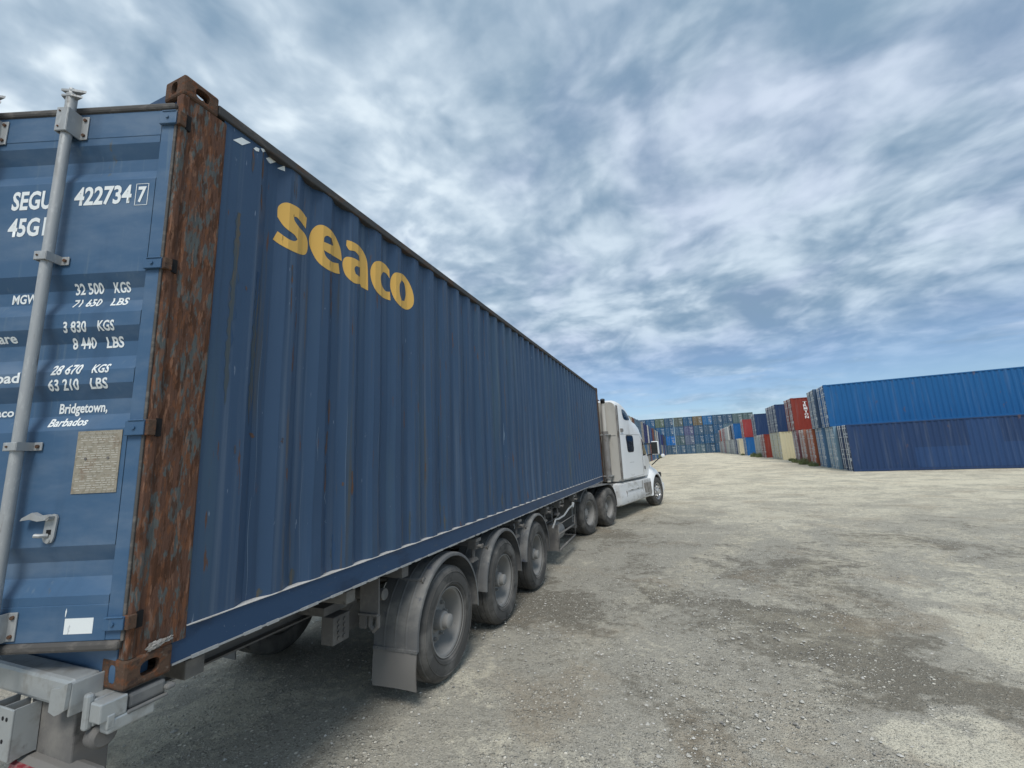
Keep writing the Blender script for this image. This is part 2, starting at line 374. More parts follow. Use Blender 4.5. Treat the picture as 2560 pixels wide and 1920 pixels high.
# ================================================================== GROUND
def ground_mat():
    m, k, b = new_mat('gravel_yard_ground')
    tcn = k.node('ShaderNodeTexCoord').outputs['Object']
    wv = k.noise(tcn, .7, 4, .6, o=1)
    warp = k.vmath('ADD', tcn, k.vmath('SCALE', k.vmath('SUBTRACT', wv, (.5, .5, .5)), None))
    warp.node.inputs[1].default_value = (0, 0, 0)
    sc1 = k.node('ShaderNodeVectorMath', operation='SCALE'); k.put(sc1.inputs[0], k.vmath('SUBTRACT', wv, (.5, .5, .5))); sc1.inputs[3].default_value = 2.2
    warp = k.vmath('ADD', tcn, sc1.outputs[0])
    sp_ = k.node('ShaderNodeSeparateXYZ'); k.put(sp_.inputs[0], tcn)
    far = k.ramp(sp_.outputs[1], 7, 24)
    n1 = k.noise(warp, .55, 6, .6); n2 = k.noise(k.scale(warp, (1, 1, 1), (7, 3, 0)), 1.9, 8, .68); n3 = k.noise(k.scale(tcn, (1, 1, 1), (3, 3, 0)), 9, 5, .65)
    fine = k.noise(tcn, 70, 3, .7)
    sum_ = k.math('ADD', k.math('SUBTRACT', k.math('MULTIPLY', n1, .5), .085), k.math('ADD', k.math('MULTIPLY', n2, .35), k.math('MULTIPLY', n3, .34)))
    # damp dark gravel, pale trodden dust; plus darker spots along truck, paler under trailer
    blobs = None
    def blob(x, y, r, a):
        nonlocal blobs
        dd = k.vmath('DISTANCE', warp, (x, y, 0), o=1)
        v = k.ramp(dd, r*.15, r, a, 0)
        blobs = v if blobs is None else k.math('ADD', blobs, v)
    for q in [(1.95, 5.6, 1.0, -.12), (3.1, 4.8, 1.5, -.17), (3.6, 3.5, 1.1, -.18), (4.25, 3.35, .9, -.17), (3.3, 7.1, 1.6, -.13), (6.3, 9.4, 1.9, -.10), (4.4, 8.6, 1.4, -.08), (.2, 4.6, 1.4, -.13), (0.4, 9.5, 2.2, -.10), (1.3, 12.5, 2.4, -.08),
              (5.2, 4.7, 1.1, .20), (3.75, 2.75, .5, .2), (5.4, 6.4, 1.3, .12), (1.5, 3.2, 1.2, .02), (3.9, 12.5, 2.6, .08), (-1.8, 2.0, 2.5, .06)]: blob(*q)
    t = k.math('ADD', sum_, blobs)
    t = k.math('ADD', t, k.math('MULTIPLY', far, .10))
    c = k.mix(k.ramp(t, .37, .50), (.165, .155, .135), (.34, .33, .30))
    c = k.mix(k.ramp(t, .53, .645), c, (.53, .51, .44))
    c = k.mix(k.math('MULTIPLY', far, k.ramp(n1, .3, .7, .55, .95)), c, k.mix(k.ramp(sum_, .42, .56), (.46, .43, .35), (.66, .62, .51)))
    # wheel tracks: curving dark/light bands in the yard
    sc2 = k.node('ShaderNodeVectorMath', operation='SCALE'); k.put(sc2.inputs[0], k.vmath('SUBTRACT', wv, (.5, .5, .5))); sc2.inputs[3].default_value = .5
    wv2 = k.vmath('MULTIPLY', k.vmath('ADD', tcn, sc2.outputs[0]), (1, 1, 0))
    trk_ = None
    for (cx_, cy_, r_, w_, a_) in [(16, 1, 13.2, .34, .8), (16, 1, 15.1, .34, .8), (19, -2, 17.5, .4, .55), (19, -2, 15.6, .4, .55), (-9, 9, 13.4, .36, .7), (-9, 9, 15.2, .36, .7), (4.6, 17.5, 3.2, .3, .8), (4.6, 17.5, 5.0, .3, .8), (7.5, 19, 4.2, .3, .7), (60, 18, 55, .4, .6), (60, 18, 53.1, .4, .6), (-40, 22, 45, .4, .6), (-40, 22, 47, .4, .6), (9, 27, 7.5, .4, .6), (9, 27, 9.4, .4, .6)]:
        dd = k.vmath('DISTANCE', wv2, (cx_, cy_, 0), o=1)
        v_ = k.ramp(k.math('ABSOLUTE', k.math('SUBTRACT', dd, r_)), w_*.45, w_, a_, 0)
        trk_ = v_ if trk_ is None else k.math('MAXIMUM', trk_, v_)
    trk_ = k.math('MULTIPLY', trk_, k.ramp(n2, .40, .58))
    trk_ = k.math('MULTIPLY', trk_, k.ramp(sp_.outputs[1], 2.5, 9, .35, 1))
    c = k.mix(k.math('MULTIPLY', trk_, .75), c, k.mix(k.ramp(n3, .35, .6), (.34, .315, .26), (.60, .565, .47)))
    # reddish brown tint in places
    c = k.mix(k.ramp(k.noise(k.scale(warp, (1, 1, 1), (17, 3, 0)), .8, 4), .54, .68, 0, .35), c, (.29, .235, .175))
    # stones: pale and dark flecks
    vo = k.node('ShaderNodeTexVoronoi', feature='F1'); k.put(vo.inputs['Vector'], k.vmath('ADD', tcn, (0, 0, 0))); vo.inputs['Scale'].default_value = 55
    vs_ = k.node('ShaderNodeSeparateColor'); k.put(vs_.inputs[0], vo.outputs['Color'])
    stone = k.math('MULTIPLY', k.ramp(vo.outputs['Distance'], .5, .28), k.ramp(vs_.outputs[0], .52, .56))
    dens = k.ramp(k.noise(k.scale(warp, (1, 1, 1), (1, 13, 0)), 1.1, 4), .38, .6, .25, 1)
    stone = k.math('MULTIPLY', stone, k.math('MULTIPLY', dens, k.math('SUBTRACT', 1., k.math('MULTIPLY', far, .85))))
    c = k.mix(k.math('MULTIPLY', stone, .75), c, k.mix(vs_.outputs[1], (.13, .125, .115), (.85, .84, .79)))
    vo2 = k.node('ShaderNodeTexVoronoi', feature='F1'); k.put(vo2.inputs['Vector'], k.vmath('ADD', tcn, (5, 5, 0))); vo2.inputs['Scale'].default_value = 120
    vs2 = k.node('ShaderNodeSeparateColor'); k.put(vs2.inputs[0], vo2.outputs['Color'])
    st2 = k.math('MULTIPLY', k.ramp(vo2.outputs['Distance'], .5, .3), k.ramp(vs2.outputs[0], .45, .5))
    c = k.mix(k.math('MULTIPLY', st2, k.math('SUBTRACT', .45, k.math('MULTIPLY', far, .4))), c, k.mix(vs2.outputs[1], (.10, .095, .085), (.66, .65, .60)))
    c = k.mix(k.ramp(fine, .35, .65, .25, 0), c, (.15, .14, .115))
    vo3 = k.node('ShaderNodeTexVoronoi', feature='F1'); k.put(vo3.inputs['Vector'], k.vmath('ADD', tcn, (9, 2, 0))); vo3.inputs['Scale'].default_value = 26
    vs3 = k.node('ShaderNodeSeparateColor'); k.put(vs3.inputs[0], vo3.outputs['Color'])
    st3 = k.math('MULTIPLY', k.math('MULTIPLY', k.ramp(vo3.outputs['Distance'], .42, .26), k.ramp(vs3.outputs[0], .74, .76)), dens)
    c = k.mix(k.math('MULTIPLY', st3, .8), c, k.mix(vs3.outputs[1], (.2, .19, .17), (.9, .88, .82)))
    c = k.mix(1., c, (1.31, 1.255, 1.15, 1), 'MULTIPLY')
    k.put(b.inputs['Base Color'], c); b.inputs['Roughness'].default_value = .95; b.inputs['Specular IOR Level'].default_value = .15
    h = k.math('ADD', k.math('ADD', k.math('MULTIPLY', st3, .9), k.math('MULTIPLY', stone, .5)), k.math('ADD', k.math('MULTIPLY', st2, .22), k.math('ADD', k.math('MULTIPLY', n3, 1.1), k.math('MULTIPLY', fine, .35))))
    bn = k.node('ShaderNodeBump'); bn.inputs['Strength'].default_value = .9; bn.inputs['Distance'].default_value = .03
    k.put(bn.inputs['Height'], h); k.l.new(bn.outputs[0], b.inputs['Normal'])
    return m
def build_ground():
    ys = [-60, -20, -6]+[i*.25-4 for i in range(0, 97)]+[20+i*1.25 for i in range(1, 96)]+[160, 220, 400, 900, 2500]
    xs = [-2500, -900, -300, -120, -60, -30, -16]+[-12+i*.3 for i in range(0, 101)]+[20, 25, 32, 45, 70, 120, 300, 900, 2500]
    rnd = np.random.RandomState(4); ph = rnd.rand(12, 3)*6
    def h(x, y):
        z = g(x, y)
        if -10 < x < 19 and -4 < y < 40:
            for i in range(6):
                fx, fy = (math.sin(ph[i, 0]*3)*2.2, math.cos(ph[i, 0]*3)*2.2); z += .004*math.sin(fx*x+fy*y+ph[i, 1])
        return z
    vs = [(x, y, h(x, y)) for y in ys for x in xs]; k = len(xs)
    fs = [(j*k+i, j*k+i+1, (j+1)*k+i+1, (j+1)*k+i) for j in range(len(ys)-1) for i in range(k-1)]
    b = MB(); b.add(vs, fs, None, True)
    tag(b.build('ground', ground_mat(), fix=False), kind='structure')
build_ground()
def gravel():
    rnd = np.random.RandomState(11)
    iv = np.array([(0, 0, 1), (.89, 0, .2), (.28, .85, .2), (-.72, .53, .2), (-.72, -.53, .2), (.28, -.85, .2), (.3, .2, -.4)])
    F = np.array([(0, 1, 2), (0, 2, 3), (0, 3, 4), (0, 4, 5), (0, 5, 1), (6, 2, 1), (6, 3, 2), (6, 4, 3), (6, 5, 4), (6, 1, 5)])
    N = 30000
    V = []; 
    dist = .9+13*rnd.rand(N)**1.15; ang = R(90+21)+(rnd.rand(N)-.5)*R(112)
    x = 2.17+np.cos(ang)*dist; y = -1.16+np.sin(ang)*dist
    cl = np.sin(x*1.9+1)*np.cos(y*1.6)+np.sin(x*.8-y*1.2)*.8
    keep = rnd.rand(N) < np.clip(.55+.35*cl, .12, 1); x = x[keep]; y = y[keep]; N = len(x)
    size = .004+.014*rnd.rand(N)**3.2; size[rnd.rand(N) < .012] *= 1.9
    vs = np.zeros((N, 7, 3)); 
    for i in range(N):
        j = iv*(1+(rnd.rand(7, 3)-.5)*.7)*[1, .55+.45*rnd.rand(), .45+.35*rnd.rand()]*size[i]
        a = rnd.rand()*6.28; ca, sa = math.cos(a), math.sin(a)
        vs[i, :, 0] = j[:, 0]*ca-j[:, 1]*sa+x[i]; vs[i, :, 1] = j[:, 0]*sa+j[:, 1]*ca+y[i]; vs[i, :, 2] = j[:, 2]+g(x[i], y[i])+size[i]*.12+.002
    # a few hundred bigger stones, mostly in the loose patches
    big_ = rnd.choice(N, 480, replace=False); cx = np.array([(1.9, 3.2), (2.9, 4.2), (2.4, 2.6), (3.3, 5.5), (1.2, 4.6)])
    for i_, j_ in enumerate(big_):
        cc_ = cx[i_ % 5]; nx, ny = cc_+rnd.randn(2)*[.75, .95]; sc_ = 1.2+rnd.rand()**2*1.5; m0 = vs[j_].mean(0); vs[j_] = (vs[j_]-m0)*sc_*(.011/max(size[j_], .004))**.8*.8+[nx, ny, g(nx, ny)+.006]
    me = bpy.data.meshes.new('gravel')
    fs = (F[None]+(np.arange(N)*7)[:, None, None]).reshape(-1, 3)
    me.from_pydata(vs.reshape(-1, 3).tolist(), [], fs.tolist()); me.materials.append(M['stone'])
    o = bpy.data.objects.new('gravel', me); col.objects.link(o)
    tag(o, 'loose pale and grey pebbles scattered over the yard beside the truck', 'gravel', kind='stuff')
gravel()
# ================================================================== MAIN CONTAINER  (rear right bottom corner of the box at x=0,y=0)
ZB, ZT, LC, WC = 1.008, 3.904, 12.192, 2.438
box_ = tag(empty('shipping_container', (0, 0, ZB)), 'long weathered blue container with yellow lettering and rusty corner post, loaded on the trailer', 'shipping container')
def cpart(mb, name, m, parent=None):
    o = mb.build(name, m); attach(o, box_)
    if parent is not None:
        o.parent = parent; o.matrix_parent_inverse = Matrix.Identity(4)
    return o
PER = .2805
def corr(y):
    if y < .3865 or y > 11.95: return -.012
    t = (y-.667) % PER
    if t < .072: return -.012
    if t < .140: return -.012-.036*(t-.072)/.068
    if t < .210: return -.048
    return -.048+.036*(t-.210)/(PER-.210)
def corr_breaks(a, b):
    r_ = []; k = -3
    while .667+k*PER < b:
        for t in (0, .072, .140, .210):
            q = .667+k*PER+t
            if a < q < b and q > .3864: r_.append(q)
        k += 1
    return r_
DENTS = [(3.2, 2.2, .35, .012), (5., 1.8, .5, .016), (4.17, 2.1, .2, .012), (7, 2.6, .5, .02), (1.6, 1.75, .3, .009), (2.65, 1.6, .25, .012), (9, 2, .6, .02), (.55, 2.2, .35, .007), (3.6, 3.1, .3, .008), (5.9, 3.0, .35, .012), (.95, 1.5, .22, .007)]
def dent(y, z):
    if z < 1.2 or z > 3.79: return 0.
    r_ = -sum(a*math.exp(-((y-cy)**2+((z-cz)*.8)**2)/(r*r)) for cy, cz, r, a in DENTS)
    return (r_+.0016*math.sin(y*5.1+z*2.3)*math.sin(z*4.3-y))*min(1, (z-1.2)*4, (3.79-z)*4)
mb = MB(); ys = [.22]+[q for q in corr_breaks(.3, 11.95)]+[11.97]
ZR = [1.165, 1.19]+[1.19+2.61*i/24 for i in range(1, 24)]+[3.80, 3.84]; NZ = len(ZR)
vs = []
for q in ys:
    for z in ZR: vs.append((corr(q)+dent(q, z), q, z))
fs = [(i*NZ+j, (i+1)*NZ+j, (i+1)*NZ+j+1, i*NZ+j+1) for i in range(len(ys)-1) for j in range(NZ-1)]
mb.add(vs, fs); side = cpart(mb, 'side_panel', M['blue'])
mb = MB()
vs = []
for q in ys:
    for z in (1.165, 3.84): vs.append((-WC-corr(q), q, z))
mb.add(vs, [(i*2, (i+1)*2, (i+1)*2+1, i*2+1) for i in range(len(ys)-1)]); cpart(mb, 'side_panel', M['blue'])
mb = MB(); mb.box((-WC+.05, .1, 3.845), (-.05, 12.1, 3.862)); cpart(mb, 'roof_panel', M['blue'])
mb = MB(); mb.box((-WC+.05, .1, 1.09), (-.06, 12.0, 1.13)); 
for i in range(38): mb.box((-WC+.02, .3+i*.31, 1.03), (-.03, .345+i*.31, 1.089))
cpart(mb, 'floor_panel', M['chassis'])
mb = MB(); mb.box((-WC+.03, 12.13, 1.1), (-.03, 12.16, 3.86)); cpart(mb, 'front_panel', M['blue'])
for x0, x1 in ((-.060, .001), (-WC-.001, -WC+.06)):
    mb = MB(); mb.box((x0, .176, 3.812), (x1, 12.02, 3.872), bev=.008); cpart(mb, 'top_rail', M['rail_top'])
# bottom rail: web, dusty top flange, light lower lip
for s_, xo in ((1, 0), (-1, -WC)):
    rng = random.Random(3)
    mb = MB(); mb.box((xo-.010*s_, .176, 1.036), (xo-.022*s_, 12.02, 1.172)); rl = cpart(mb, 'bottom_rail', M['blue_rail'])
    mb = MB(); k = 260
    vs = []
    for i in range(k):
        y = .228+i*(11.75/(k-1)); j = .0018*math.sin(i*.83)+.0015*math.sin(i*.31+1)+rng.uniform(-.001, .001)
        z = 1.1760; e = xo+s_*(-.002+j*.3)
        vs += [(xo-.06*s_, y, z+.004), (e, y, z+.001), (e, y, z-.0015-max(0, j)*.6), (xo-.012*s_, y, z-.005)]
    fs = [(i*4+j, (i+1)*4+j, (i+1)*4+j+1, i*4+j+1) for i in range(k-1) for j in range(3)]
    mb.add(vs, fs)
    o = cpart(mb, 'rail_ledge', M['dusty_ledge'], rl)
    mb = MB(); mb.box((xo-.05*s_, .18, 1.028), (xo-.003*s_, 12.0, 1.0355))
    for i in range(60):
        y = .3+i*.195+rng.uniform(-.05, .05); mb.box((xo-.012*s_, y, 1.0240), (xo-.0015*s_, y+rng.uniform(.05, .18), 1.0385))
    cpart(mb, 'rail_lip', M['galv'], rl)
# posts
def lug_z(): return [(3.598, 3.672), (2.82, 2.876), (2.035, 2.106), (1.243, 1.298)]
for (sx, xo, y0, y1) in ((1, 0, 0, .232), (-1, -WC, 0, .232), (1, 0, 12.192-.2, 12.192), (-1, -WC, 12.192-.2, 12.192)):
    mb = MB(); inn = xo-.058*sx
    if y0 == 0:
        # J-shaped rear post: a rounded nose, a shallow groove, a wide web
        prof = [(xo-.058*sx, .012), (xo-.050*sx, .002), (xo-.012*sx, .0), (xo-.002*sx, .006), (xo, .020), (xo-.0005*sx, .030), (xo-.009*sx, .040), (xo-.010*sx, .060), (xo-.003*sx, .072), (xo-.003*sx, .222), (xo-.010*sx, .232), (xo-.058*sx, .232)]
    else:
        prof = [(inn, y0), (xo-.002*sx, y0), (xo-.002*sx, y1-.004), (xo-.008*sx, y1), (inn, y1)]
    zs = [1.125]+[1.3+i*.16 for i in range(16)]+[3.787]
    k = len(prof); vs = [(q[0], q[1], z) for z in zs for q in prof]
    fs = [(j*k+i, j*k+(i+1) % k, (j+1)*k+(i+1) % k, (j+1)*k+i) for j in range(len(zs)-1) for i in range(k)]
    mb.add(vs, fs, None, False); post = cpart(mb, 'corner_post', M['rust_post'])
    if y0 == 0:
        for z0, z1 in lug_z():
            mb = MB(); mb.box((xo+.0035*sx, .0225, z0-.004), (xo-.03*sx, .0465, z1+.006)); cpart(mb, 'hinge_slot', M['dark'], post)
        for z0, z1 in lug_z():
            mb = MB(); mb.box((xo+.012*sx, -.012, z0), (xo-.03*sx, .0215, z1), bev=.004); cpart(mb, 'hinge_lug', M['rust'], post)
# castings
def tmp_obj(mb_):
    o_ = mb_.build('tmp', None); return o_
def oval(c, axis, a, b_, d0, d1):
    mb_ = MB(); pts = []
    for k_ in range(28):
        t_ = 2*math.pi*k_/28; ct, st = math.cos(t_), math.sin(t_); e = .7
        pts.append((c[0]+a*math.copysign(abs(ct)**e, ct), c[1]+b_*math.copysign(abs(st)**e, st)))
    mb_.prism(pts, d0, d1, axis); return mb_
def casting_mesh(top):
    w_, l_, h_ = .160, .178, .117
    m0 = MB(); m0.box((0, 0, 0), (w_, l_, h_), bev=.012); base = tmp_obj(m0)
    t_ = .028; cut_ = MB(); cut_.box((t_, t_, .03), (w_-.01, l_-.01, h_-.03)); cs = [tmp_obj(cut_)]
    cs.append(tmp_obj(oval((l_*.52, h_*.5), 'x', .036, .030, -.05, .09)))
    cs.append(tmp_obj(oval((w_*.5, h_*.5), 'y', .024, .035, -.05, .08)))
    cs.append(tmp_obj(oval((w_*.52, l_*.52), 'z', .032, .055, *((h_-.06, h_+.05) if top else (-.05, .06)))))
    for c__ in cs:
        md = base.modifiers.new('b', 'BOOLEAN'); md.object = c__; md.operation = 'DIFFERENCE'; md.solver = 'EXACT'
    dg = bpy.context.evaluated_depsgraph_get(); dg.update()
    me = bpy.data.meshes.new_from_object(base.evaluated_get(dg))
    for c__ in cs+[base]: bpy.data.objects.remove(c__)
    return me
CM = {True: casting_mesh(True), False: casting_mesh(False)}
def casting(xo, sx, yo, sy, zo, top):
    me = CM[top].copy(); b_ = bmesh.new(); b_.from_mesh(me)
    for v in b_.verts: v.co = Vector((xo+.003*sx-sx*v.co.x, yo-.002*sy+sy*v.co.y, zo+v.co.z))
    bmesh.ops.recalc_face_normals(b_, faces=b_.faces)
    b_.to_mesh(me); b_.free(); me.name = 'corner_casting'; me.materials.clear(); me.materials.append(M['rust'])
    ob = bpy.data.objects.new('corner_casting', me); col.objects.link(ob); attach(ob, box_)
    return ob
for sx, xo in ((1, 0), (-1, -WC)):
    for sy, yo in ((1, 0), (-1, LC)):
        casting(xo, sx, yo, sy, ZB, False); casting(xo, sx, yo, sy, ZT-.117, True)
# dried lump of dusty dirt on the casting
mb = MB(); rng = random.Random(5)
lump = []
for i in range(15):
    for j in range(9):
        u, v = i/14, j/8; e = min(u, 1-u, v, 1-v)*4
        lump.append((.0045+max(0, min(1, e))*(.005+.006*rng.random()), .070+u*.095+.008*math.sin(v*9), 1.124+v*.036+.022*u*(1-v)+rng.uniform(-.004, .004)))
mb.add(lump, [(i*9+j, (i+1)*9+j, (i+1)*9+j+1, i*9+j+1) for i in range(14) for j in range(8)]); cpart(mb, 'dried_mud', M['mud'])
# rear frame: header and sill
mb = MB(); mb.box((-WC+.06, .02, 3.755), (-.062, .12, 3.868), bev=.004); cpart(mb, 'door_header', M['blue_rail'])
mb = MB(); mb.box((-WC+.06, .0, 1.030), (-.062, .12, 1.160), bev=.004); cpart(mb, 'door_sill', M['blue_door'])
# ---- doors
BANDS = [(3.510, 3.308), (2.819, 2.620), (2.553, 2.346), (2.282, 2.075), (1.580, 1.380)]
def relief(z):
    for a, b in BANDS:
        if b <= z <= a:
            t = min(a-z, z-b)/.068
            return -.034*min(1, t)
    return 0.
def relief_breaks():
    r_ = []
    for a, b in BANDS: r_ += [a, a-.068, b+.068, b]
    return r_
def door(theta, hx, hy, mirror, right):
    """door frame: u runs away from the hinge towards -x (or +x when mirrored), n points outwards"""
    sgn = -1 if not mirror else 1
    c_, s2 = math.cos(theta), math.sin(theta)
    ex = Vector((sgn*c_, -s2, 0)); nn = Vector((-sgn*s2*-1 if False else (s2 if not mirror else -s2), -c_, 0)).normalized()
    # rows: matrix mapping (u, n, z)
    T = Matrix((( ex.x, nn.x, 0, hx), (ex.y, nn.y, 0, hy), (0, 0, 1, 0), (0, 0, 0, 1)))
    W_ = 1.165
    D = lambda mb_, name, m, parent=None: cpart_T(mb_, name, m, T, parent)
    mb = MB(); zs = sorted([1.346, 3.548]+relief_breaks())
    vs = []
    for z in zs: vs += [(.034, relief(z), z), (W_-.034, relief(z), z)]
    mb.add(vs, [(i*2, i*2+1, i*2+3, i*2+2) for i in range(len(zs)-1)])
    # leaf edge frame
    mb.box((-.032, -.045, 1.205), (.032, .0015, 3.691), bev=.004); mb.box((W_-.032, -.045, 1.205), (W_, .0015, 3.691), bev=.004)
    mb.box((.0325, -.045, 1.205), (W_-.0325, .002, 1.3455), bev=.003); mb.box((.0325, -.045, 3.5485), (W_-.0325, .002, 3.691), bev=.003)
    mb.box((.033, -.05, 1.3457), (W_-.033, -.046, 3.5483))
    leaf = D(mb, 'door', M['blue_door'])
    mb = MB(); mb.box((-.034, -.04, 3.6915), (W_, .012, 3.728), bev=.012); mb.box((-.034, -.04, 1.166), (W_, .014, 1.2045), bev=.012)
    mb.box((-.046, -.03, 1.2), (-.033, .004, 3.69), bev=.003)
    D(mb, 'gasket', M['gasket'], leaf)
    for z0, z1 in lug_z():
        mb = MB(); mb.box((-.052, .002, z0+.002), (.034, .018, z1-.002), bev=.003)
        mb.tube([(-.008, .019, (z0+z1)/2), (-.008, .024, (z0+z1)/2)], .008, seg=8)
        mb.box((-.05, .012, z1-.006), (.02, .022, z1), bev=.002)
        D(mb, 'hinge', M['blue_door'], leaf)
    rods = ((.467, .885) if right else (.30, .75))
    for ri, u in enumerate(rods):
        nr = .046
        mb = MB(); mb.tube([(u, nr, 1.09), (u, nr, 1.4), (u, nr, 2.2), (u, nr, 3.0), (u, nr, 3.72)], .0215, seg=16); rod = D(mb, 'lock_rod', M['galv'], leaf)
        for zc, hh in ((3.605, .13), (2.885, .042), (2.008, .036), (1.272, .11)):
            mb = MB(); mb.box((u-.026, nr+.022, zc-hh/2), (u+.030, nr+.031, zc+hh/2), bev=.003)
            mb.box((u-.028, .004, zc-hh/2), (u-.021, nr+.028, zc+hh/2)); mb.box((u+.024, .004, zc-hh/2), (u+.031, nr+.028, zc+hh/2))
            mb.box((u-.062, .003, zc-hh/2), (u-.022, .009, zc+hh/2), bev=.002); mb.box((u+.025, .003, zc-hh/2), (u+.045, .009, zc+hh/2))
            D(mb, 'rod_bracket', M['galv'], rod)
            for bz in ([zc] if hh < .06 else [zc-hh*.33, zc+hh*.33]):
                mb = MB(); mb.tube([(u-.046, .008, bz), (u-.046, .016, bz)], .008, seg=8); D(mb, 'bracket_bolt', M['rust'], rod)
                mb = MB(); mb.tube([(u+.012, nr+.03, bz), (u+.012, nr+.035, bz)], .0045, seg=6); D(mb, 'bracket_bolt', M['rust'], rod)
        # cam keeper jaws over the header
        mb = MB(); mb.tube([(u, nr, 3.71), (u, nr, 3.765)], .022, seg=10)
        mb.prism([(u-.058, nr+.002), (u-.02, nr+.022), (u+.028, nr+.024), (u+.036, nr), (u+.01, nr-.02)], 3.742, 3.752, 'z')
        mb.prism([(u-.064, nr-.006), (u-.01, nr+.012), (u+.040, nr+.018), (u+.032, nr-.012), (u+.0, nr-.024)], 3.778, 3.790, 'z')
        mb.tube([(u, nr, 3.75), (u+.004, nr, 3.80)], [.017, .012], seg=8)
        D(mb, 'cam', M['galv'], rod)
    if right:
        # handle hasp: base plate with seal slot and raised catch
        mb = MB(); u0, u1, z0, z1 = -.340, -.290, 1.594, 1.715
        out_ = [(.290, 1.70), (.296, 1.712), (.31, 1.716), (.33, 1.712), (.34, 1.69), (.345, 1.62), (.338, 1.603), (.32, 1.594), (.302, 1.6), (.295, 1.62)]
        mb.prism(out_, .003, .010, 'y'); has = D(mb, 'handle_hasp', M['galv'], leaf)
        mb = MB(); mb.box((.309, .0103, 1.632), (.329, .0112, 1.652)); D(mb, 'hasp_slot', M['dark'], has)
        mb = MB(); mb.prism([(.300, 1.708), (.318, 1.716), (.345, 1.710), (.378, 1.727), (.418, 1.706), (.425, 1.695), (.385, 1.699), (.35, 1.690), (.318, 1.693)], .012, .034, 'y')
        mb.tube([(.313, .008, 1.702), (.313, .032, 1.702)], .011, seg=10)
        mb.tube([(.322, .01, 1.628), (.335, .03, 1.63), (.352, .034, 1.632)], .009, seg=8)
        mb.tube([(.318, .01, 1.606), (.318, .014, 1.606)], .010, seg=10)
        D(mb, 'catch', M['galv'], has)
        # data plate
        mb = MB(); mb.box((.054, .0008, 1.796), (.253, .0035, 2.066)); pl = D(mb, 'data_plate', M['plate'], leaf)
        mb = MB(); rg = random.Random(8)
        for row in range(26):
            z = 2.053-row*.0098; u = .064
            if row < 2: continue
            if row in (5, 12, 18): mb.box((.060, .0037, z), (.247, .0040, z+.0008)); continue
            while u < .235:
                L_ = rg.uniform(.008, .03)
                if rg.random() < .75: mb.box((u, .0037, z), (min(u+L_, .243), .0041, z+.0038))
                u += L_+.005
        D(mb, 'plate_print', M['plate_ink'], pl)
        for s_, a_, b_, z_ in (('APPROVED FOR TRANSPORT', -.243, -.064, 2.0505), ('UNDER CUSTOMS SEAL', -.225, -.085, 2.037)):
            B = fit_text(s_, a_, b_, z_, z_+.008, .01)
            for v in B.verts: v.co = T @ Vector((-v.co.x, .0045, v.co.y))
            o = bm_obj('plate_heading', B, M['plate_ink']); attach(o, box_); o.parent = leaf; o.matrix_parent_inverse = Matrix.Identity(4)
        mb = MB()
        for u in (.105, .205):
            mb = MB(); mb.tube([(u, .0035, 1.945), (u, .006, 1.945)], .006, seg=8); D(mb, 'plate_rivet', M['chassis'], pl)
        mb = MB(); mb.box((.087, .0023, 1.234), (.207, .0030, 1.294)); mb.prism([(.2065, 1.300), (.2085, 1.300), (.209, 1.322), (.2055, 1.334), (.203, 1.322)], .0023, .0029, 'y'); D(mb, 'white_sticker', M['white_paint'], leaf)
        # lettering follows the pressed relief of the leaf
        TX = [('SEGU', .741, .540, 3.172, 3.269), ('422734', .430, .145, 3.179, 3.275), ('7', .113, .073, 3.181, 3.263), ('45G1', .739, .552, 3.030, 3.124),
              ('32 500', .393, .256, 2.727, 2.778), ('KGS', .205, .125, 2.728, 2.776), ('71 650', .390, .256, 2.661, 2.702), ('LBS', .205, .124, 2.660, 2.701), ('MGW', .700, .577, 2.696, 2.742),
              ('3 830', .396, .286, 2.532, 2.582), ('KGS', .233, .155, 2.533, 2.581), ('8 440', .371, .259, 2.457, 2.508), ('LBS', .209, .127, 2.456, 2.506), ('Tare', .760, .628, 2.499, 2.541),
              ('28 670', .421, .281, 2.330, 2.377), ('KGS', .231, .152, 2.331, 2.373), ('63 210', .426, .285, 2.258, 2.308), ('LBS', .233, .153, 2.259, 2.307), ('Payload', .800, .564, 2.302, 2.350),
              ('Bridgetown,', .393, .170, 2.155, 2.200), ('Barbados', .412, .237, 2.094, 2.131), ('Seaco', .745, .604, 2.152, 2.190)]
        def put_text(B):
            cut(B, 1, relief_breaks())
            for v in B.verts:
                u, z = -v.co.x, v.co.y; v.co = T @ Vector((u, relief(z)+.0016, z))
            o = bm_obj('door_lettering', B, M['white_paint']); attach(o, box_); o.parent = leaf; o.matrix_parent_inverse = Matrix.Identity(4)
        for s_, a, b_, z0, z1 in TX:
            B = fit_text(s_, -a, -b_, z0, z1, .03 if z1-z0 > .08 else .026)
            if s_ == '7':
                for (a0, a1, b0, b1) in ((-.126, -.123, 3.163, 3.280), (-.0655, -.0625, 3.163, 3.280), (-.126, -.0625, 3.163, 3.1655), (-.126, -.0625, 3.2775, 3.280)):
                    B.faces.new([B.verts.new(v) for v in ((a0, b0, 0), (a1, b0, 0), (a1, b1, 0), (a0, b1, 0))])
            put_text(B)
    return leaf
def cpart_T(mb_, name, m, T, parent):
    o = mb_.build(name, m, T=T); attach(o, box_)
    if parent is not None:
        # thing > part > sub-part at most: anything deeper hangs from the part
        par = parent
        while par.parent is not None and par.parent != box_: par = par.parent
        o.parent = par; o.matrix_parent_inverse = Matrix.Identity(4)
    return o
door(R(20), -.06, -.02, False, True)
door(R(0), -WC+.06, -.002, True, False)
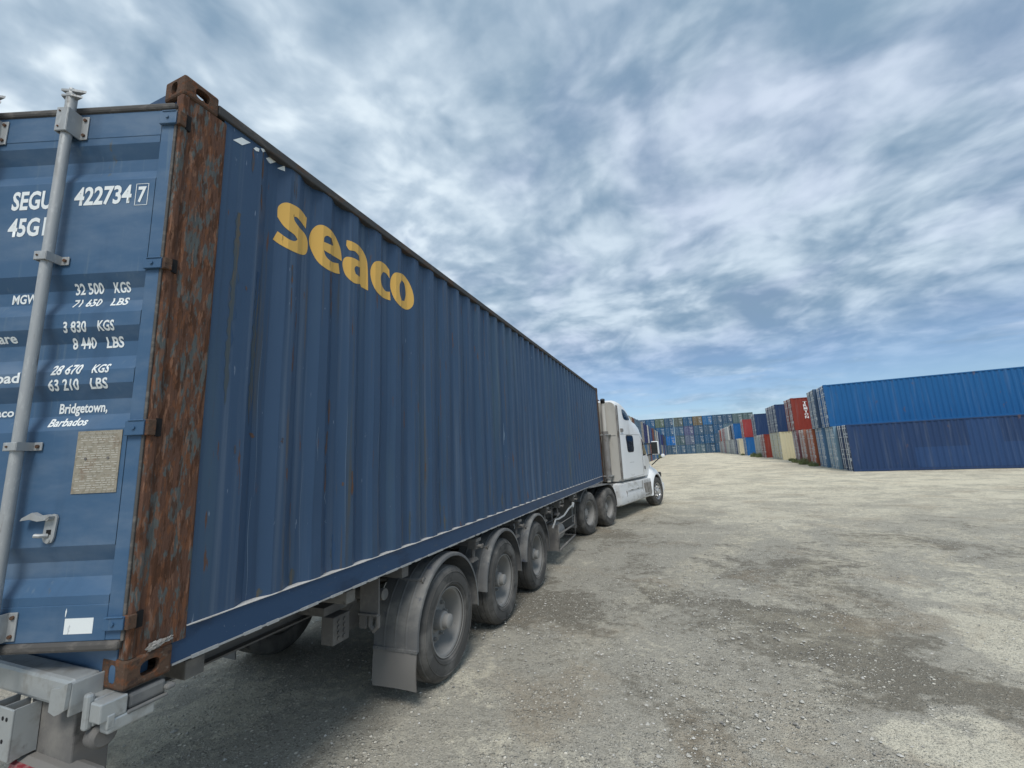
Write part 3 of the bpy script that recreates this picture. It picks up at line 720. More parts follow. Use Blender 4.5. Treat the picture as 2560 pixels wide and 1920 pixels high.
# ---- side lettering and reflective marks on the corrugated side
S_ = [(.786,3.442),(.790,3.523),(.728,3.558),(.635,3.545),(.575,3.485),(.571,3.41),(.622,3.371),(.70,3.354),(.726,3.333),(.705,3.312),(.661,3.303),(.577,3.315),(.548,3.246),(.597,3.237),(.699,3.236),(.775,3.248),(.803,3.283),(.806,3.352),(.783,3.399),(.735,3.424),(.697,3.453),(.691,3.475),(.709,3.485),(.742,3.472)]
E_ = [(1.116,3.355),(1.096,3.450),(1.024,3.535),(.937,3.547),(.866,3.502),(.821,3.418),(.824,3.335),(.887,3.258),(.971,3.234),(1.057,3.236),(1.100,3.247),(1.085,3.322),(1.021,3.308),(.966,3.325),(.946,3.362)]
EH = [(.944,3.424),(.947,3.460),(.975,3.486),(1.012,3.484),(1.030,3.435)]
A_ = [(1.156,3.500),(1.160,3.545),(1.225,3.562),(1.308,3.558),(1.377,3.501),(1.399,3.411),(1.407,3.231),(1.325,3.231),(1.316,3.252),(1.246,3.235),(1.158,3.262),(1.124,3.335),(1.150,3.400),(1.228,3.432),(1.303,3.436),(1.297,3.478),(1.252,3.495),(1.188,3.478)]
AH = [(1.309,3.386),(1.268,3.380),(1.250,3.350),(1.265,3.315),(1.310,3.308)]
C_ = [(1.680,3.444),(1.676,3.521),(1.616,3.548),(1.545,3.545),(1.475,3.502),(1.434,3.425),(1.442,3.340),(1.500,3.268),(1.596,3.237),(1.692,3.245),(1.684,3.322),(1.622,3.308),(1.575,3.345),(1.562,3.41),(1.592,3.468),(1.635,3.470)]
O_ = [(1.820,3.552),(1.890,3.556),(1.980,3.505),(2.037,3.420),(2.034,3.325),(1.960,3.252),(1.870,3.234),(1.760,3.270),(1.694,3.350),(1.696,3.445),(1.745,3.520)]
OH = [(1.855,3.497),(1.896,3.470),(1.912,3.38),(1.892,3.310),(1.852,3.300),(1.826,3.36),(1.824,3.44)]
def on_relief(p_):
    # outlines were measured on the flat outer plane of the side; find where they sit on the pressed surface
    dy, dz = p_[0]+1.158, p_[1]-1.866; t = 1.
    for _i in range(25): t += .5*((2.170-corr(p_[0]+dy*(t-1)))/2.170-t)
    return Vector((p_[0]+dy*(t-1), p_[1]+dz*(t-1)))
def side_marks(name, loops, m, sm=True, off=.002):
    B = poly_bm([[on_relief(q) for q in (smooth_poly(l, 9) if sm else l)] for l in loops])
    x0, x1, z0_, z1_ = bb(B); cut(B, 0, corr_breaks(x0, x1)); cut(B, 1, [z for z in ZR if z0_ < z < z1_])
    for v in B.verts: y, z = v.co.x, v.co.y; v.co = Vector((corr(y)+dent(y, z)+off, y, z))
    o = bm_obj(name, B, m); attach(o, box_); o.parent = side; o.matrix_parent_inverse = Matrix.Identity(4)
    return o
for lp in ([S_], [E_, EH], [A_, AH], [C_], [O_, OH]): side_marks('yellow_letter', lp, M['yellow'])
for lp in ([(.264,3.716),(.312,3.769),(.368,3.777),(.319,3.723)], [(.388,3.753),(.402,3.774),(.425,3.779),(.423,3.758),(.404,3.748)], [(.432,3.788),(.455,3.797),(.465,3.79),(.448,3.772)], [(.470,3.748),(.500,3.778),(.545,3.776),(.503,3.733)], [(.550,3.734),(.604,3.790),(.606,3.750)]):
    side_marks('reflective_sticker', [lp], M['white_paint'], False)
rng = random.Random(21)
sl = []
for (yy, z0, z1, wd) in ((4.17, 2.03, 2.33, .02), (4.19, 2.1, 2.22, .03), (.95, 1.9, 2.12, .004), (1.03, 1.62, 1.70, .006), (1.04, 1.5, 1.52, .006), (.505, 1.2, 1.72, .0035), (.52, 1.72, 2.6, .0025), (.84, 1.2, 1.9, .002), (1.21, 1.25, 2.3, .003), (1.56, 1.8, 2.2, .003)):
    k = 7; L1 = [(yy-wd*(.3+.7*math.sin(math.pi*i/k))*.5+rng.uniform(-.1, .1)*wd+.006*math.sin(i*.9+yy), z0+(z1-z0)*i/k) for i in range(k+1)]
    L2 = [(p[0]+wd*(.4+.6*math.sin(math.pi*i/k)), p[1]) for i, p in enumerate(L1)][::-1]
    sl.append(L1+L2)
for lp in sl: side_marks('paint_scratch', [lp], M['scratch'] if 'scratch' in M else M.setdefault('scratch', mat('pale_scratch', (.15, .21, .29), .7)), False, .0012)
def streaks(name, lst, m, seed):
    rg = random.Random(seed)
    for (ya, za, yb_, zb_, wd) in lst:
        k = max(5, int(abs(za-zb_)/.03)); L1 = []; L2 = []
        for i in range(k+1):
            t = i/k; y_ = ya+(yb_-ya)*t; z_ = za+(zb_-za)*t; e = math.sin(math.pi*min(1, .12+t*.88))**.6
            wl = wd*.5*e*rg.uniform(.25, 1.1); wr = wd*.5*e*rg.uniform(.25, 1.1); L1.append((y_-wl, z_)); L2.append((y_+wr, z_))
        side_marks(name, [L1+L2[::-1]], m, False, .0014)
M['rust_spot'] = mat('rust_spot', (.12, .07, .05), .85, layers=[((.17, .08, .045), (40, 60, 14), 6, .5, .6, .8), ((.06, .075, .10), (30, 70, 12), 7, .5, .56, 1.)])
M['grime'] = mat('grey_brown_grime', (.065, .085, .10), .8, layers=[((.11, .095, .075), (12, 40, 3), 6, .5, .62, .9), ((.034, .076, .152), (9, 50, 2), 7, .52, .6, 1.)])
streaks('rust_spot', [(.484,2.064,.497,2.034,.045), (.686,2.042,.688,2.006,.022), (.400,1.995,.403,1.945,.015), (.726,1.863,.731,1.781,.012), (1.038,2.309,1.040,2.136,.020), (1.030,2.093,1.021,1.925,.020), (1.022,1.883,1.025,1.688,.014), (1.275,1.822,1.274,1.647,.034), (2.221,1.848,2.208,1.689,.028), (1.186,1.75,1.186,1.722,.034),
    (.389,3.759,.393,3.591,.020), (.452,3.778,.457,3.588,.016), (.455,3.555,.466,3.377,.012), (.682,3.728,.687,3.617,.009), (.703,3.722,.701,3.60,.008), (.697,3.142,.698,3.009,.018), (.699,2.99,.70,2.80,.009), (1.018,3.223,1.031,2.877,.016), (.400,2.888,.402,2.861,.014), (1.013,3.567,1.011,3.403,.012), (3.621,3.75,3.630,3.054,.014), (2.51, 2.9, 2.50, 1.9, .010), (1.87, 2.9, 1.87, 2.66, .008)], M['rust_spot'], 31)
streaks('grime_streak', [(.788,1.284,.785,1.181,.054), (1.106,1.419,1.110,1.185,.045), (.583,1.235,.577,1.19,.05), (1.971,1.451,1.961,1.19,.05), (2.483,1.7,2.465,1.25,.045), (2.55,1.424,2.545,1.189,.06), (3.727,1.501,3.695,1.2,.06), (4.008,1.423,3.971,1.19,.07), (.33, 3.3, .33, 2.2, .05), (2.46, 2.3, 2.453, 1.768, .03), (.47, 3.0, .47, 2.1, .035)], M['grime'], 32)
# ================================================================== TRAILER
GZ = g(0, 3)
trl = tag(empty('container_trailer', (0, 0, GZ)), 'dusty grey three-axle trailer with silver rear beam, carrying the long blue container', 'trailer')
def tpart(mb_, name, m, parent=None):
    o = mb_.build(name, m); attach(o, trl)
    if parent is not None: o.parent = parent; o.matrix_parent_inverse = Matrix.Identity(4)
    return o
HUB = GZ+.487
WY = [2.59, 3.953, 5.318]
def arcp(a0, a1, r, k, cy, cz): return [(cy+r*math.cos(a0+(a1-a0)*i/k), cz+r*math.sin(a0+(a1-a0)*i/k)) for i in range(k+1)]
def wheel_super(x, y, z, sx, part, steer=0, alloy=False, R_=.491, width=.36, deep=.155, hubout=True):
    """sx=+1: outer face towards +x.  Returns wheel object"""
    T = Matrix.Translation((x, y, z)) @ Matrix.Rotation(steer, 4, 'Z')
    def Lt(mb_, prof, seg=56): mb_.lathe([(a*sx, r) for a, r in prof], (0, 0, 0), seg=seg, T=T)
    mb = MB()
    Lt(mb, [(.004, .288), (.006, .297), (0, .300), (-.012, .299), (-.014, .286), (-.02, .272), (-.045, .262), (-deep-.02, .255), (-deep-.035, .245)])
    wm = M['alloy'] if alloy else M['rim']
    Lt(mb, [(-deep-.035, .245), (-deep-.01, .225), (-deep+.005, .20), (-deep+.005, .15), (-deep-.005, .12), (-deep-.005, .001)])
    for k in range(10):
        a = 2*math.pi*k/10+.2; cy_, cz_ = .165*math.cos(a), .165*math.sin(a)
        for rad, d0, d1 in ((.017, -deep, -deep+.03), (.010, -deep+.03, -deep+.048)):
            mb.lathe([(d0*sx, rad), (d1*sx, rad), (d1*sx, .001)], (0, cy_, cz_), seg=6, T=T)
    wh = part(mb, 'wheel', wm)
    mb = MB(); a = 10
    if not hubout: Lt(mb, [(-deep, .10), (-deep+.05, .095), (-deep+.07, .07), (-deep+.07, .001)], 24)
    else: Lt(mb, [(-deep-.004, .118), (-deep+.02, .112), (-deep+.025, .088), (-.045, .082), (-.035, .066), (.012, .062), (.020, .05), (.022, .001)], 28)
    part(mb, 'hub', wm, wh)
    for k in range(10 if alloy else 0):
        mb = MB(); aa = 2*math.pi*(k+.5)/10; q = T @ Vector(((-deep+.02)*sx, .222*math.cos(aa), .222*math.sin(aa)))
        q2 = T @ Vector(((-deep+.0)*sx, .222*math.cos(aa), .222*math.sin(aa)))
        mb.tube([q2, q], .02, seg=10); part(mb, 'hand_hole', M['dark'], wh)
    mb = MB(); s = R_/.491; w2 = width
    pr = [(-.02, .286), (-.004, .301), (.018, .318), (.024, .36*s), (.026, .41*s), (.016, .447*s), (-.004, .470*s), (-.014, .474*s), (-.018, .482*s), (-.04, .4885*s), (-.062, .4905*s), (-.066, .478*s), (-.074, .478*s), (-.078, .491*s), (-w2*.38, .4915*s), (-w2*.38-.004, .479*s), (-w2*.38-.012, .479*s), (-w2*.38-.016, .4915*s), (-w2*.62, .4915*s), (-w2*.62-.004, .479*s), (-w2*.62-.012, .479*s), (-w2*.62-.016, .491*s), (-w2*.82, .4905*s), (-w2*.82-.004, .478*s), (-w2*.82-.012, .478*s), (-w2*.82-.016, .489*s), (-w2+.02, .483*s), (-w2-.01, .45*s), (-w2-.016, .38*s), (-w2, .30), (-w2+.03, .29), (-w2+.05, .20)]
    Lt(mb, pr, 72)
    # sidewall ribs
    Lt(mb, [(.0245, .336), (.0275, .338), (.0275, .343), (.0245, .345)], 56)
    Lt(mb, [(.0235, .425*s), (.0275, .428*s), (.0265, .434*s), (.0215, .437*s)], 56)
    part(mb, 'tyre', M['tyre'], wh)
    return wh
for sx, xo in ((1, 0.), (-1, -WC)):
    for y in WY: wheel_super(xo-.004*sx, y, HUB, sx, tpart)
# fenders
def fender(xo, sx, cy, cz, r, w_, zend_b, zend_f, part, m, lip=True, a0=0, a1=math.pi):
    c2 = [(cy+r, zend_f)]+arcp(a0, a1, r, 22, cy, cz)+[(cy-r, zend_b)]
    nrm = []
    for i in range(len(c2)):
        a = Vector(c2[min(i+1, len(c2)-1)])-Vector(c2[max(i-1, 0)]); a.normalize(); nrm.append(Vector((a.y, -a.x)))
    mb = MB(); X = [xo-sx*w_, xo-sx*.05, xo-sx*.018, xo-sx*.004, xo, xo-sx*.002]; O = [0, 0, -.001, -.008, -.020, -.034]
    vs = []
    for p_, nn_ in zip(c2, nrm):
        for x_, o_ in zip(X, O): vs.append((x_, p_[0]+nn_.x*o_, p_[1]+nn_.y*o_))
    k = len(X)
    fs = [(i*k+j, (i+1)*k+j, (i+1)*k+j+1, i*k+j+1) for i in range(len(c2)-1) for j in range(k-1)]
    mb.add(vs, fs, None, True)
    # inner skin 5 mm below so that the shell has thickness
    vs = [(x_, p_[0]-nn_.x*.006, p_[1]-nn_.y*.006) for p_, nn_ in zip(c2, nrm) for x_ in (X[0], X[1])]
    mb.add(vs, [(i*2, (i+1)*2, (i+1)*2+1, i*2+1) for i in range(len(c2)-1)], None, True)
    for q in (.25, .5, .75):
        xr = xo-sx*w_*q
        vs = []
        for p_, nn_ in zip(c2, nrm):
            for dx, o_ in ((-.012, .0002), (-.006, .004), (.006, .004), (.012, .0002)): vs.append((xr+dx, p_[0]+nn_.x*o_, p_[1]+nn_.y*o_))
        mb.add(vs, [(i*4+j, (i+1)*4+j, (i+1)*4+j+1, i*4+j+1) for i in range(len(c2)-1) for j in range(3)], None, True)
    return part(mb, 'fender', m)
for sx, xo in ((1, .030), (-1, -WC-.030)):
    for i, y in enumerate(WY):
        f = fender(xo, sx, y+.01, .395, .585, .43, .33 if i == 0 else .40, .33, tpart, M['fender'])
        if i == 0:
            mb = MB(); yb = y+.01-.585
            mb.box((xo-.432*sx, yb-.014, .325), (xo+.006*sx, yb+.006, .352), bev=.004)
            for q in range(5): mb.tube([(xo-(.04+q*.085)*sx, yb-.014, .338), (xo-(.04+q*.085)*sx, yb-.021, .338)], .007, seg=6)
            tpart(mb, 'flap_bar', M['fender'], f)
            mb = MB(); vs = []
            for j in range(7):
                z = .33-j*.047
                for q in range(5): vs.append((xo-(.0+q*.108)*sx, yb-.004-.010*math.sin(j*.5)-.006*math.sin(q*1.3+j*.4), z))
            a = [(j*5+q, j*5+q+1, (j+1)*5+q+1, (j+1)*5+q) for j in range(6) for q in range(4)]
            mb.add(vs, a, None, True); mb.add([(v[0], v[1]+.009, v[2]) for v in vs], a, None, True)
            tpart(mb, 'mud_flap', M['flap'])
        mb = MB(); mb.tube([(xo-.15*sx, y-.48, .62), (xo-.95*sx, y-.44, .66)], .016, seg=8)
        mb.tube([(xo-.06*sx, y-.375, .83), (xo-.8*sx, y-.35, .80)], .018, seg=8); mb.tube([(xo-.06*sx, y-.385, .835), (xo-.045*sx, y-.385, .835)], .026, seg=8)
        tpart(mb, 'fender_bracket', M['chassis'], f)
# chassis beams, cross members, outriggers
for xb in (-.74, -1.70):
    mb = MB(); mb.box((xb-.06, .12, .985), (xb+.06, 12.0, .998)); mb.box((xb-.006, .12, .70), (xb+.006, 9.2, .985)); mb.box((xb-.06, .12, .688), (xb+.06, 9.2, .70)); mb.box((xb-.006, 9.2, .86), (xb+.006, 11.9, .985)); mb.box((xb-.06, 9.2, .848), (xb+.06, 11.9, .86))
    tpart(mb, 'frame_beam', M['chassis'])
for y in (.3, 1.35, 2.0, 3.27, 4.63, 6.2, 7.4, 8.6, 9.8, 11.4):
    mb = MB(); mb.box((-WC+.10, y, .90), (-.10, y+.09, .984), bev=.006); tpart(mb, 'cross_member', M['chassis'])
for y in WY:
    mb = MB(); mb.tube([(-.15, y, HUB), (-WC+.15, y, HUB)], .065, seg=14); tpart(mb, 'axle', M['chassis'])
    for xs_ in (-.74, -1.70):
        mb = MB(); mb.box((xs_-.045, y-.55, .47), (xs_+.045, y+.12, .54), bev=.01); mb.prism([(y-.62, .69), (y-.38, .69), (y-.44, .43), (y-.56, .43)], xs_-.06, xs_+.06, 'x'); tpart(mb, 'trailing_arm', M['chassis'])
        mb = MB(); yy = y+.33 if y > 2.6 else y+.30
        mb.lathe([(-.17, .001), (-.17, .10), (-.14, .13), (-.10, .145), (-.05, .14), (-.02, .12), (0, .145), (.06, .145), (.08, .11), (.10, .11), (.10, .001)], (0, 0, 0), seg=20, T=Matrix.Translation((xs_, yy, .56)) @ Matrix.Rotation(-math.pi/2, 4, 'Y'))
        tpart(mb, 'air_spring', M['tyre'])
    for sx, xo in ((1, 0), (-1, -WC)):
        mb = MB(); mb.lathe([(.0, .001), (0, .09), (.03, .1), (.12, .1), (.15, .085), (.17, .03), (.2, .012), (.2, .001)], (0, 0, 0), seg=16, T=Matrix.Translation((xo-.62*sx, y-.22, .44)) @ Matrix.Rotation(R(60), 4, 'Z')); tpart(mb, 'brake_chamber', M['chassis'])
# hanging bits at the rear, right side
mb = MB(); mb.box((-.52, 1.55, .52), (-.40, 1.72, .72), bev=.006); bx = tpart(mb, 'junction_box', M['chassis'])
for i in range(4):
    for j in range(2):
        mb = MB(); mb.tube([(-.398, 1.60+j*.06, .56+i*.04), (-.388, 1.60+j*.06, .56+i*.04)], .014, seg=8); tpart(mb, 'cable_gland', M['chassis'], bx)
mb = MB(); mb.box((-.30, 1.72, .70), (-.12, 1.735, .98)); mb.box((-.30, 1.70, .70), (-.12, 1.72, .715)); mb.box((-.30, 1.715, .60), (-.24, 1.735, .70)); mb.tube([(-.20, 1.73, .70), (-.205, 1.73, .62), (-.17, 1.73, .585), (-.13, 1.73, .62), (-.13, 1.73, .70)], .017, seg=8); tpart(mb, 'tie_down_hook', M['chassis'])
mb = MB(); mb.tube([(-.2, 1.9, .80), (-1.2, 1.9, .78)], .045, seg=12); mb.box((-1.3, 1.5, .74), (-.45, 1.75, .80)); tpart(mb, 'pipe_bracket', M['chassis'])
for (y, w_) in ((3.30, 1), (4.66, .8), (6.05, 1), (6.9, .9), (8.1, .8)):
    mb = MB(); mb.box((-.16, y-.05, .95), (-.01, y+.06, .985), bev=.006); mb.prism([(y-.045, .95), (y+.05, .95), (y+.03, .87), (y-.02, .87)], -.13, -.03, 'x')
    mb.tube([(-.09, y, .90), (.0, y, .905), (.035, y+.02, .90)], .018, seg=8); mb.tube([(.02, y+.0, .885), (.04, y+.0, .925)], .012, seg=6)
    mb.tube([(-.09, y+.01, .87), (-.09, y+.01, .78)], .022, seg=8); mb.prism([(y-.07, .74), (y+.07, .745), (y+.03, .78), (y-.03, .78)], -.14, -.05, 'x')
    tpart(mb, 'twist_lock', M['chassis'])
mb = MB(); mb.box((-.11, 4.62, .90), (-.09, 4.68, .97)); mb.prism([(4.6, .86), (4.66, .90), (4.7, .86), (4.68, .95), (4.62, .95)], -.088, -.084, 'x'); tpart(mb, 'bracket_tag', M['galv'])
# side guard frame with air tank
mb = MB(); x = -.005
def bar(a, b_, w_=.014): mb.tube([a, b_], w_, seg=6)
bar((x, 6.60, .16), (x, 7.90, .20), .02); bar((x, 6.62, .60), (x, 7.92, .60), .010); bar((x, 6.61, .16), (x, 6.62, .60), .012); bar((x, 7.91, .20), (x, 7.92, .60), .012); bar((x, 6.61, .43), (x, 7.91, .41), .018)
mb.box((-.30, 6.585, .15), (-.01, 6.60, .60)); bar((-.30, 6.60, .17), (-.30, 7.9, .2)); bar((-.30, 7.9, .2), (x, 7.91, .2)); bar((-.28, 6.6, .6), (-.28, 7.9, .6), .012)
sg = tpart(mb, 'side_guard', M['chassis'])
mb = MB(); mb.lathe([(0, .001), (0, .08), (.03, .14), (.07, .165), (.6, .165), (.64, .14), (.67, .08), (.67, .001)], (0, 0, 0), seg=24, T=Matrix.Translation((-.22, 6.68, .40)) @ Matrix.Rotation(math.pi/2, 4, 'Z')); tpart(mb, 'air_tank', M['rim'])
mb = MB(); mb.tube([(-.05, 6.40, .58), (.0, 6.45, .72), (.0, 6.65, .70), (-.01, 7.1, .70), (-.01, 7.5, .78), (-.02, 7.9, .80)], .017, seg=8); mb.tube([(-.02, 7.85, .76), (-.02, 7.95, .84)], .03, seg=8); tpart(mb, 'crank_handle', M['galv'])
for xs_ in (-.45, -1.98):
    mb = MB(); mb.box((xs_-.06, 7.5, .35), (xs_+.06, 7.62, .95)); mb.box((xs_-.045, 7.515, .12), (xs_+.045, 7.605, .36)); mb.box((xs_-.13, 7.42, .08), (xs_+.13, 7.7, .12)); tpart(mb, 'landing_leg', M['chassis'])
# far left piping cluster under box
mb = MB(); 
for i in range(5): mb.tube([(-.3-.06*i, 6.2+.05*i, .93-.03*i), (-.3-.05*i, 7.2, .80+.02*i), (-.35-.05*i, 8.6, .9-.02*i)], .014, seg=6)
tpart(mb, 'air_line', M['chassis'])
# ---- rear end
mb = MB(); mb.box((-WC+.13, -.105, .978), (-.13, -.008, 1.083), bev=.016); rb = tpart(mb, 'rear_beam', M['galv_bright'])
for s_, xo in ((1, 0), (-1, -WC)):
    def bxx(a, b_, **k): mb.box((xo+s_*a[0], a[1], a[2]), (xo+s_*b_[0], b_[1], b_[2]), **k)
    mb = MB(); mb.prism([(xo-s_*.235, .965), (xo-s_*.190, .957), (xo-s_*.155, .970), (xo-s_*.128, .985), (xo-s_*.122, 1.080), (xo-s_*.180, 1.055), (xo-s_*.232, 1.045)], -.118, -.106, 'y'); tpart(mb, 'end_plate', M['galv_bright'])
    mb = MB(); bxx((-.127, -.055, .905), (-.062, .03, 1.004), bev=.006); bxx((-.135, -.105, .955), (-.123, .0, 1.075), bev=.004); bxx((-.100, -.078, .898), (-.066, -.05, 1.028), bev=.010); tpart(mb, 'beam_end', M['galv_bright'])
    mb = MB(); bxx((-.062, -.07, .93), (.008, .02, 1.000), bev=.006); bxx((-.05, -.04, .880), (.010, .12, .932), bev=.008); bxx((-.02, -.045, .90), (.012, -.02, .95), bev=.004)
    tl = tpart(mb, 'twist_lock', M['galv_bright'])
    mb = MB(); vs = []
    bxx((-.05, .025, .935), (.004, .16, .992), bev=.012); bxx((-.03, .150, .948), (.030, .185, .968), bev=.008); bxx((-.055, .02, .9215), (.014, .165, .9345), bev=.005)
    tpart(mb, 'lock_handle', M['fender'], tl)
        # bumper bracket: open channel with bolt holes
    mb = MB(); xa, xb_ = xo-s_*.56, xo-s_*.385
    mb.box((xa, -.158, .785), (xb_, -.150, .968), bev=.003); mb.box((xb_-s_*.007, -.1505, .785), (xb_, -.075, .968)); mb.box((xa, -.1505, .785), (xa+s_*.007, -.075, .968)); mb.box(((xa+xb_)/2-.003, -.1495, .79), ((xa+xb_)/2+.003, -.075, .967))
    br = tpart(mb, 'bumper_bracket', M['galv_bright'])
    for q in ((-.455, .93), (-.425, .93), (-.44, .85)):
        mb = MB(); mb.tube([(xo+s_*q[0], -.1575, q[1]), (xo+s_*q[0], -.1592, q[1])], .008, seg=10); tpart(mb, 'bolt_hole', M['dark'], br)
    mb = MB(); bxx((-.47, -.072, .45), (-.145, .05, .972), bev=.006); tpart(mb, 'bumper_post', M['chassis'])
    mb = MB(); mb.lathe([(0, .001), (.0, .035), (.015, .045), (.06, .045), (.07, .035), (.07, .001)], (0, 0, 0), seg=20, T=Matrix.Translation((xo-s_*.11, -.02, .862)) @ Matrix.Rotation(math.pi if s_ < 0 else 0, 4, 'Z')); tpart(mb, 'air_coupling', M['chassis'])
    mb = MB(); bxx((-.44, -.125, .665), (.02, -.02, .775), bev=.03); lp = tpart(mb, 'tail_lamp', M['flap'])
    mb = MB(); bxx((-.445, -.135, .67), (-.26, -.06, .765), bev=.02); tpart(mb, 'red_lens', M['red_lens'], lp)
mb = MB(); mb.box((-WC+.2, -.16, .44), (-.2, -.06, .54), bev=.01); tpart(mb, 'underrun_bar', M['galv_bright'])
# ================================================================== TRACTOR
AL = .235; TO = Vector((-1.2262, 9.9864, 0))
GT = GZ-.005
trk = tag(empty('semi_truck', (TO.x, TO.y, GT), -AL), 'white sleeper-cab semi truck with side exhaust stack, hitched to the front of the trailer', 'truck')
def kpart(mb_, name, m, parent=None, T=None):   # local tractor coords with z measured in world height
    o = mb_.build(name, m, T=Matrix.Translation((0, 0, -GT)) @ (T or Matrix.Identity(4))); o.parent = parent or trk
    return o
def kp(mb_, name, m, parent=None): return kpart(mb_, name, m, parent)
ST = [(2.62, 1.16, 1.10, .98, 3.48), (2.72, 1.18, 1.12, .97, 3.54), (3.1, 1.19, 1.13, .97, 3.50), (3.45, 1.19, 1.12, .97, 3.40), (3.75, 1.19, 1.10, .97, 3.24), (3.98, 1.19, 1.08, .97, 3.08), (4.15, 1.19, 1.08, .97, 2.98), (4.5, 1.18, 1.06, .97, 2.92), (4.9, 1.16, 1.02, .97, 2.78), (5.2, 1.13, .96, .97, 2.53), (5.5, 1.10, .92, .98, 2.18), (5.85, 1.06, .93, 1.0, 1.80)]
def interp(yl):
    for a, b_ in zip(ST, ST[1:]):
        if a[0] <= yl <= b_[0]:
            t = (yl-a[0])/(b_[0]-a[0]); return [a[i]+(b_[i]-a[i])*t for i in range(5)]
    return list(ST[0] if yl < ST[0][0] else ST[-1])
def section(w_, wt, zb, zt):
    h = zt-zb; r_ = []
    for u, v in ((.90, 0), (1, .03), (1, .25), (1., .5), (.995, .7)): r_.append((w_*u, zb+h*v))
    zs = zt-.17
    if h < 1.1: zs = zt-.16*h
    r_.append((w_*.985, max(zs-.2, zb+h*.6))); r_.append((w_*.5+wt*.5, zs)); xe = w_*.5+wt*.5
    for a in (25, 50, 75): r_.append((wt*.84+(xe-wt*.84)*math.cos(R(a)), zs+(zt-.03-zs)*math.sin(R(a))))
    r_.append((wt*.5, zt-.01)); r_.append((0, zt))
    return r_+[(-x_, z_) for x_, z_ in r_[::-1][1:]]
def side_x(yl, z):
    _, w_, wt, zb, zt = interp(yl); s = section(w_, wt, zb, zt)
    for a, b_ in zip(s, s[1:]):
        if a[1] <= z <= b_[1] and a[0] > 0:
            t = (z-a[1])/max(b_[1]-a[1], 1e-6); return a[0]+(b_[0]-a[0])*t
    return w_
mb = MB(); secs = [section(*s[1:]) for s in ST]; k = len(secs[0]); vs = [(x_, ST[i][0], z_) for i, s in enumerate(secs) for x_, z_ in s]
fs = [(i*k+j, (i+1)*k+j, (i+1)*k+(j+1) % k, i*k+(j+1) % k) for i in range(len(ST)-1) for j in range(k)]
mb.add(vs, fs, None, True); mb.add(vs[-k:], [tuple(range(k))]); body = kp(mb, 'cab', M['cab'])
mb = MB(); s0 = secs[0]; mb.add([(x_*.985, 2.606, z_) for x_, z_ in s0]+[(x_, 2.622, z_) for x_, z_ in s0], [tuple(range(k))]+[(j, (j+1) % k, k+(j+1) % k, k+j) for j in range(k)])
for x_ in (-.6, -.2, .2, .6): mb.box((x_-.02, 2.594, 1.2), (x_+.02, 2.607, 3.2))
mb.box((-1.1, 2.592, 2.39), (1.1, 2.607, 2.41)); kp(mb, 'cab_rear_wall', M['cab_back'], body)
# side extenders (dark strip and pale flank behind the cab)
for s_ in (1, -1):
    mb = MB(); vs = []
    for z in (.99, 1.6, 2.4, 3.0, 3.32):
        x_ = 1.19; vs += [(s_*x_, 2.70, z), (s_*x_, 2.60, z), (s_*(x_-.03), 2.585, z)]
    mb.add(vs, [(i*3+j, (i+1)*3+j, (i+1)*3+j+1, i*3+j+1) for i in range(4) for j in range(2)]); kp(mb, 'cab_edge_seal', M['exhaust'])
def on_side(name, pts, m, s_=1, off=.004, parent=body, thick=.012, smooth=True):
    """polygon in (yl, z) laid on the flank of the cab, with thickness"""
    if smooth: pts = [tuple(p_) for p_ in smooth_poly(pts, 4, 200)]
    B = poly_bm([[Vector(p_) for p_ in pts]])
    for q in [2.7+.25*i for i in range(14)]: cut(B, 0, [q])
    for q in [1.0+.15*i for i in range(16)]: cut(B, 1, [q])
    ex = bmesh.ops.extrude_face_region(B, geom=list(B.faces)); nv = {v for v in ex['geom'] if isinstance(v, bmesh.types.BMVert)}
    for v in B.verts:
        yl, z = v.co.x, v.co.y; x_ = side_x(yl, z)+(off if v in nv else off-thick); v.co = Vector((s_*x_, yl, z-GT))
    o = bm_obj(name, B, m); o.parent = parent
    return o
